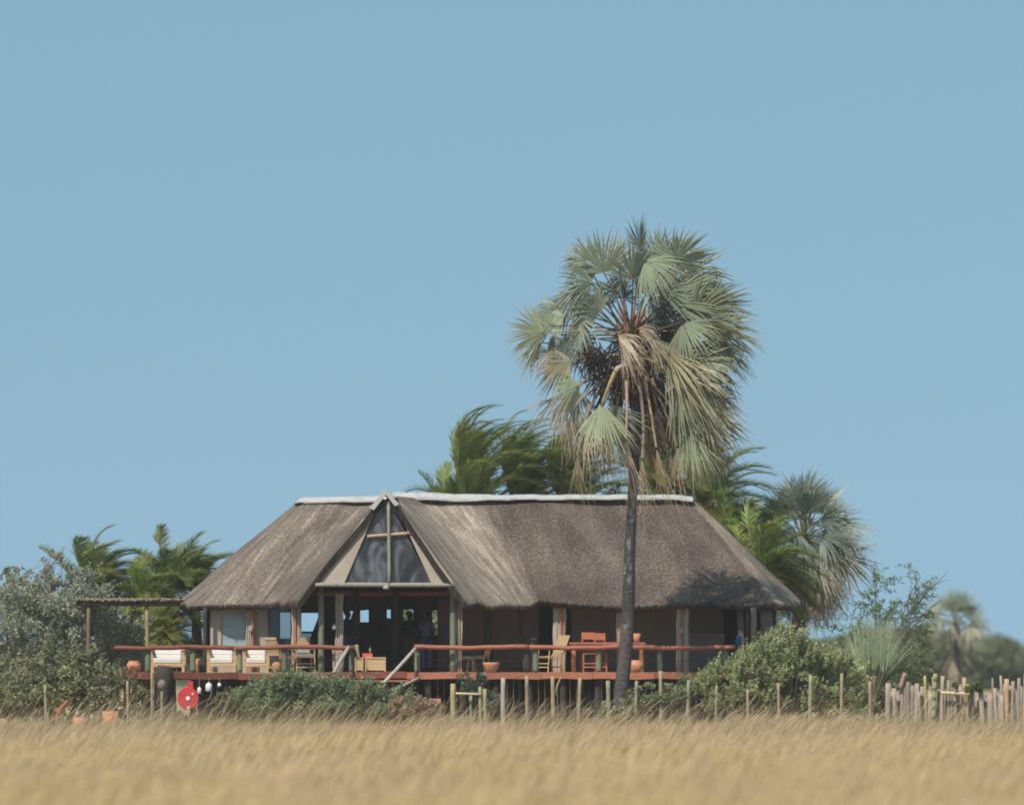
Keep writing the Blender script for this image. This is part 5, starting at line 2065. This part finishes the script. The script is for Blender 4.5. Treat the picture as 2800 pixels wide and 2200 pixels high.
# ------------------------------------------------------------------ people
def skin_mesh(name, pts, edges, mat, parent, origin, sub=2):
    me = bpy.data.meshes.new(name)
    me.from_pydata([tuple(p[0]) for p in pts], edges, [])
    me.materials.append(mat)
    o = bpy.data.objects.new(name, me)
    C.objects.link(o)
    o.parent = parent
    o.modifiers.new('skin', 'SKIN')
    sv = me.skin_vertices[0].data
    for i, p in enumerate(pts):
        r = p[1]
        sv[i].radius = (r, r) if not isinstance(r, tuple) else r
    sv[0].use_root = True
    s = o.modifiers.new('sub', 'SUBSURF')
    s.levels = s.render_levels = sub
    for m in o.modifiers:
        if m.type == 'SKIN':
            m.use_smooth_shade = True
    return o


def person(label, px, y, rz, H, top, bottom, arm_bend=.5):
    """standing figure about H tall, facing -y locally"""
    r = thing('person', label, 'person', (X(px, y), y, DZ + .003), None, rz)
    s = H / 1.72
    P, E = [], []
    def a(p, rad, link=None):
        P.append((V(p) * s, rad * s if not isinstance(rad, tuple) else (rad[0] * s, rad[1] * s)))
        if link is not None:
            E.append((link, len(P) - 1))
        return len(P) - 1
    pel = a((0, 0, .93), (.15, .10))
    w = a((0, .0, 1.08), (.13, .095), pel)
    ch = a((0, .0, 1.28), (.15, .105), w)
    sh = a((0, .01, 1.40), (.11, .08), ch)
    nk = a((0, .0, 1.47), .052, sh)
    hb = a((0, -.015, 1.55), (.068, .078), nk)
    hm = a((0, -.01, 1.63), (.078, .092), hb)
    a((0, .0, 1.69), (.055, .06), hm)
    nose = a((0, -.115, 1.60), .012, hb)
    for sx in (-1, 1):
        s1 = a((sx * .17, .01, 1.39), .055, sh)
        el = a((sx * .235, .03, 1.12), .042, s1)
        if arm_bend > 0:
            wr = a((sx * (.20 - .05 * arm_bend), -.22 * arm_bend - .03, 1.12 - .24 * (1 - arm_bend)), .03, el)
        else:
            wr = a((sx * .25, -.02, .87), .03, el)
        d = n3(P[wr][0] - P[el][0])
        pm = a(tuple(P[wr][0] / s + d * .06), (.036, .02), wr)
        for k in range(4):
            o_ = V((0, 0, 1)).cross(d)
            o_ = n3(o_) if o_.length > .1 else V((0, 1, 0))
            f1 = a(tuple(P[pm][0] / s + d * .05 + o_ * (.022 * (k - 1.5))), .009, pm)
            a(tuple(P[pm][0] / s + d * (.085 + .008 * (1 - abs(k - 1.3))) + o_ * (.023 * (k - 1.5)) + V((0, 0, -.012))), .008, f1)
        a(tuple(P[wr][0] / s + d * .055 + o_ * (.05 * -sx)), .010, pm)
        hp = a((sx * .09, 0, .86), .085, pel)
        kn = a((sx * .105, -.015, .50), .056, hp)
        an = a((sx * .11, .02, .09), .040, kn)
        ft = a((sx * .12, -.13, .04), (.038, .028), an)
    skin_mesh('body', P, E, M['skin'], r, None)
    # clothes over it
    P2, E2 = [], []
    P, E = P2, E2
    def b(p, rad, link=None):
        P2.append((V(p) * s, (rad[0] * s, rad[1] * s) if isinstance(rad, tuple) else rad * s))
        if link is not None:
            E2.append((link, len(P2) - 1))
        return len(P2) - 1
    q0 = b((0, 0, .93), (.165, .115)); q1 = b((0, 0, 1.08), (.15, .112), q0); q2 = b((0, 0, 1.28), (.17, .122), q1); q3 = b((0, .01, 1.41), (.12, .085), q2)
    for sx in (-1, 1):
        s1 = b((sx * .175, .01, 1.385), .068, q3)
        b((sx * .225, .028, 1.18), .060, s1)
    skin_mesh('shirt', P2, E2, M[top], r, None)
    P2, E2 = [], []
    q0 = b((0, 0, .94), (.16, .112))
    for sx in (-1, 1):
        hp = b((sx * .095, 0, .85), .098, q0)
        kn = b((sx * .107, -.012, .50), .072, hp)
        b((sx * .11, .015, .10), .062, kn)
    skin_mesh('trousers', P2, E2, M[bottom], r, None)
    mb = MB()
    mb.lathe((0, 0, 0), [(.05, -.07), (.088, -.02), (.09, .04), (.065, .085), (.02, .1)], 14)
    mb.v = [(x_ * s, (y_ + .022) * s, (z_ + 1.635) * s) for x_, y_, z_ in mb.v]
    h = mb.build('hair', M['hair'], None, smooth=True)
    h.parent = r
    h.location = (0, 0, 0)
    return r


person('person in black top and blue jeans standing between the lit pillar and dark post', 950, -.3, .9, 1.70, 'black', 'denim', .6)
person('person in dark top and khaki trousers standing deep inside the gable opening', 1120, 1.6, 2.6, 1.68, 'black', 'khaki', .5)
person('person in violet shirt and trousers inside, nearest the right gable post', 1166, 1.4, -.5, 1.66, 'purple', 'purple', .3)

# ------------------------------------------------------------------ air
def haze():
    mb = MB()
    x, ya, yb, zb, zt = 160, -165, 330, GZ - 1, 16.5
    mb.box((0, (ya + yb) / 2, (zb + zt) / 2), (2 * x, yb - ya, zt - zb))
    m = bpy.data.materials.new('air')
    m.use_nodes = True
    n = m.node_tree
    n.nodes.clear()
    o = n.nodes.new('ShaderNodeOutputMaterial')
    v = n.nodes.new('ShaderNodeVolumePrincipled')
    v.inputs['Color'].default_value = (1, .95, .90, 1)
    v.inputs['Density'].default_value = HAZE
    v.inputs['Anisotropy'].default_value = .1
    n.links.new(v.outputs[0], o.inputs['Volume'])
    tag(mb.build('haze', m), kind='stuff')


HAZE = .00028
haze()

# ------------------------------------------------------------------ light, sky, camera
sun_to = n3(V((-4.1, -7.0, 9.7)))
sl = bpy.data.lights.new('sun', 'SUN')
sl.energy = 4.3
sl.angle = math.radians(.55)
sl.color = (1, .93, .84)
so = bpy.data.objects.new('sun', sl)
C.objects.link(so)
so.rotation_euler = (-sun_to).to_track_quat('-Z', 'Y').to_euler()
so.location = (0, -60, 60)

w = bpy.data.worlds.new('World')
bpy.context.scene.world = w
w.use_nodes = True
nt = w.node_tree
bg = nt.nodes['Background']
sky = nt.nodes.new('ShaderNodeTexSky')
sky.sky_type = 'NISHITA'
sky.sun_disc = False
sky.sun_elevation = math.asin(sun_to.z)
sky.sun_rotation = math.atan2(sun_to.x, sun_to.y)
sky.air_density = 1.0
sky.dust_density = .3
sky.ozone_density = 3.0
sky.altitude = 900
tcw = nt.nodes.new('ShaderNodeTexCoord')
mpw = nt.nodes.new('ShaderNodeMapping')
mpw.inputs['Scale'].default_value = (1, 1, .5)
mpw.inputs['Location'].default_value = (0, 0, .36)
nt.links.new(tcw.outputs['Generated'], mpw.inputs['Vector'])
nrw = nt.nodes.new('ShaderNodeVectorMath')
nrw.operation = 'NORMALIZE'
nt.links.new(mpw.outputs[0], nrw.inputs[0])
nt.links.new(nrw.outputs[0], sky.inputs['Vector'])
tn = nt.nodes.new('ShaderNodeMix')
tn.data_type = 'RGBA'
tn.blend_type = 'MULTIPLY'
tn.inputs[0].default_value = 1
tn.inputs[7].default_value = (1.37, 1.375, .99, 1)
nt.links.new(sky.outputs[0], tn.inputs[6])
nt.links.new(tn.outputs[2], bg.inputs['Color'])
bg.inputs['Strength'].default_value = .15

cam = bpy.data.cameras.new('camera')
co = bpy.data.objects.new('camera', cam)
C.objects.link(co)
co.location = (0, CAMY, CAMZ)
co.rotation_euler = (math.radians(90), 0, 0)
cam.sensor_fit = 'HORIZONTAL'
cam.sensor_width = 36
cam.lens = 36 * F / 2800
cam.shift_y = (HZ - 1100) / 2800
cam.clip_start = 1
cam.clip_end = 9000
cam.dof.use_dof = True
cam.dof.focus_distance = 145.5
cam.dof.aperture_fstop = .6
sc = bpy.context.scene
sc.camera = co
sc.view_settings.view_transform = 'Standard'
sc.view_settings.look = 'None'
sc.view_settings.exposure = .1
sc.view_settings.gamma = 1
sc.cycles.use_denoising = True
sc.cycles.filter_width = 1.8
sc.cycles.max_bounces = 6
sc.cycles.transparent_max_bounces = 8
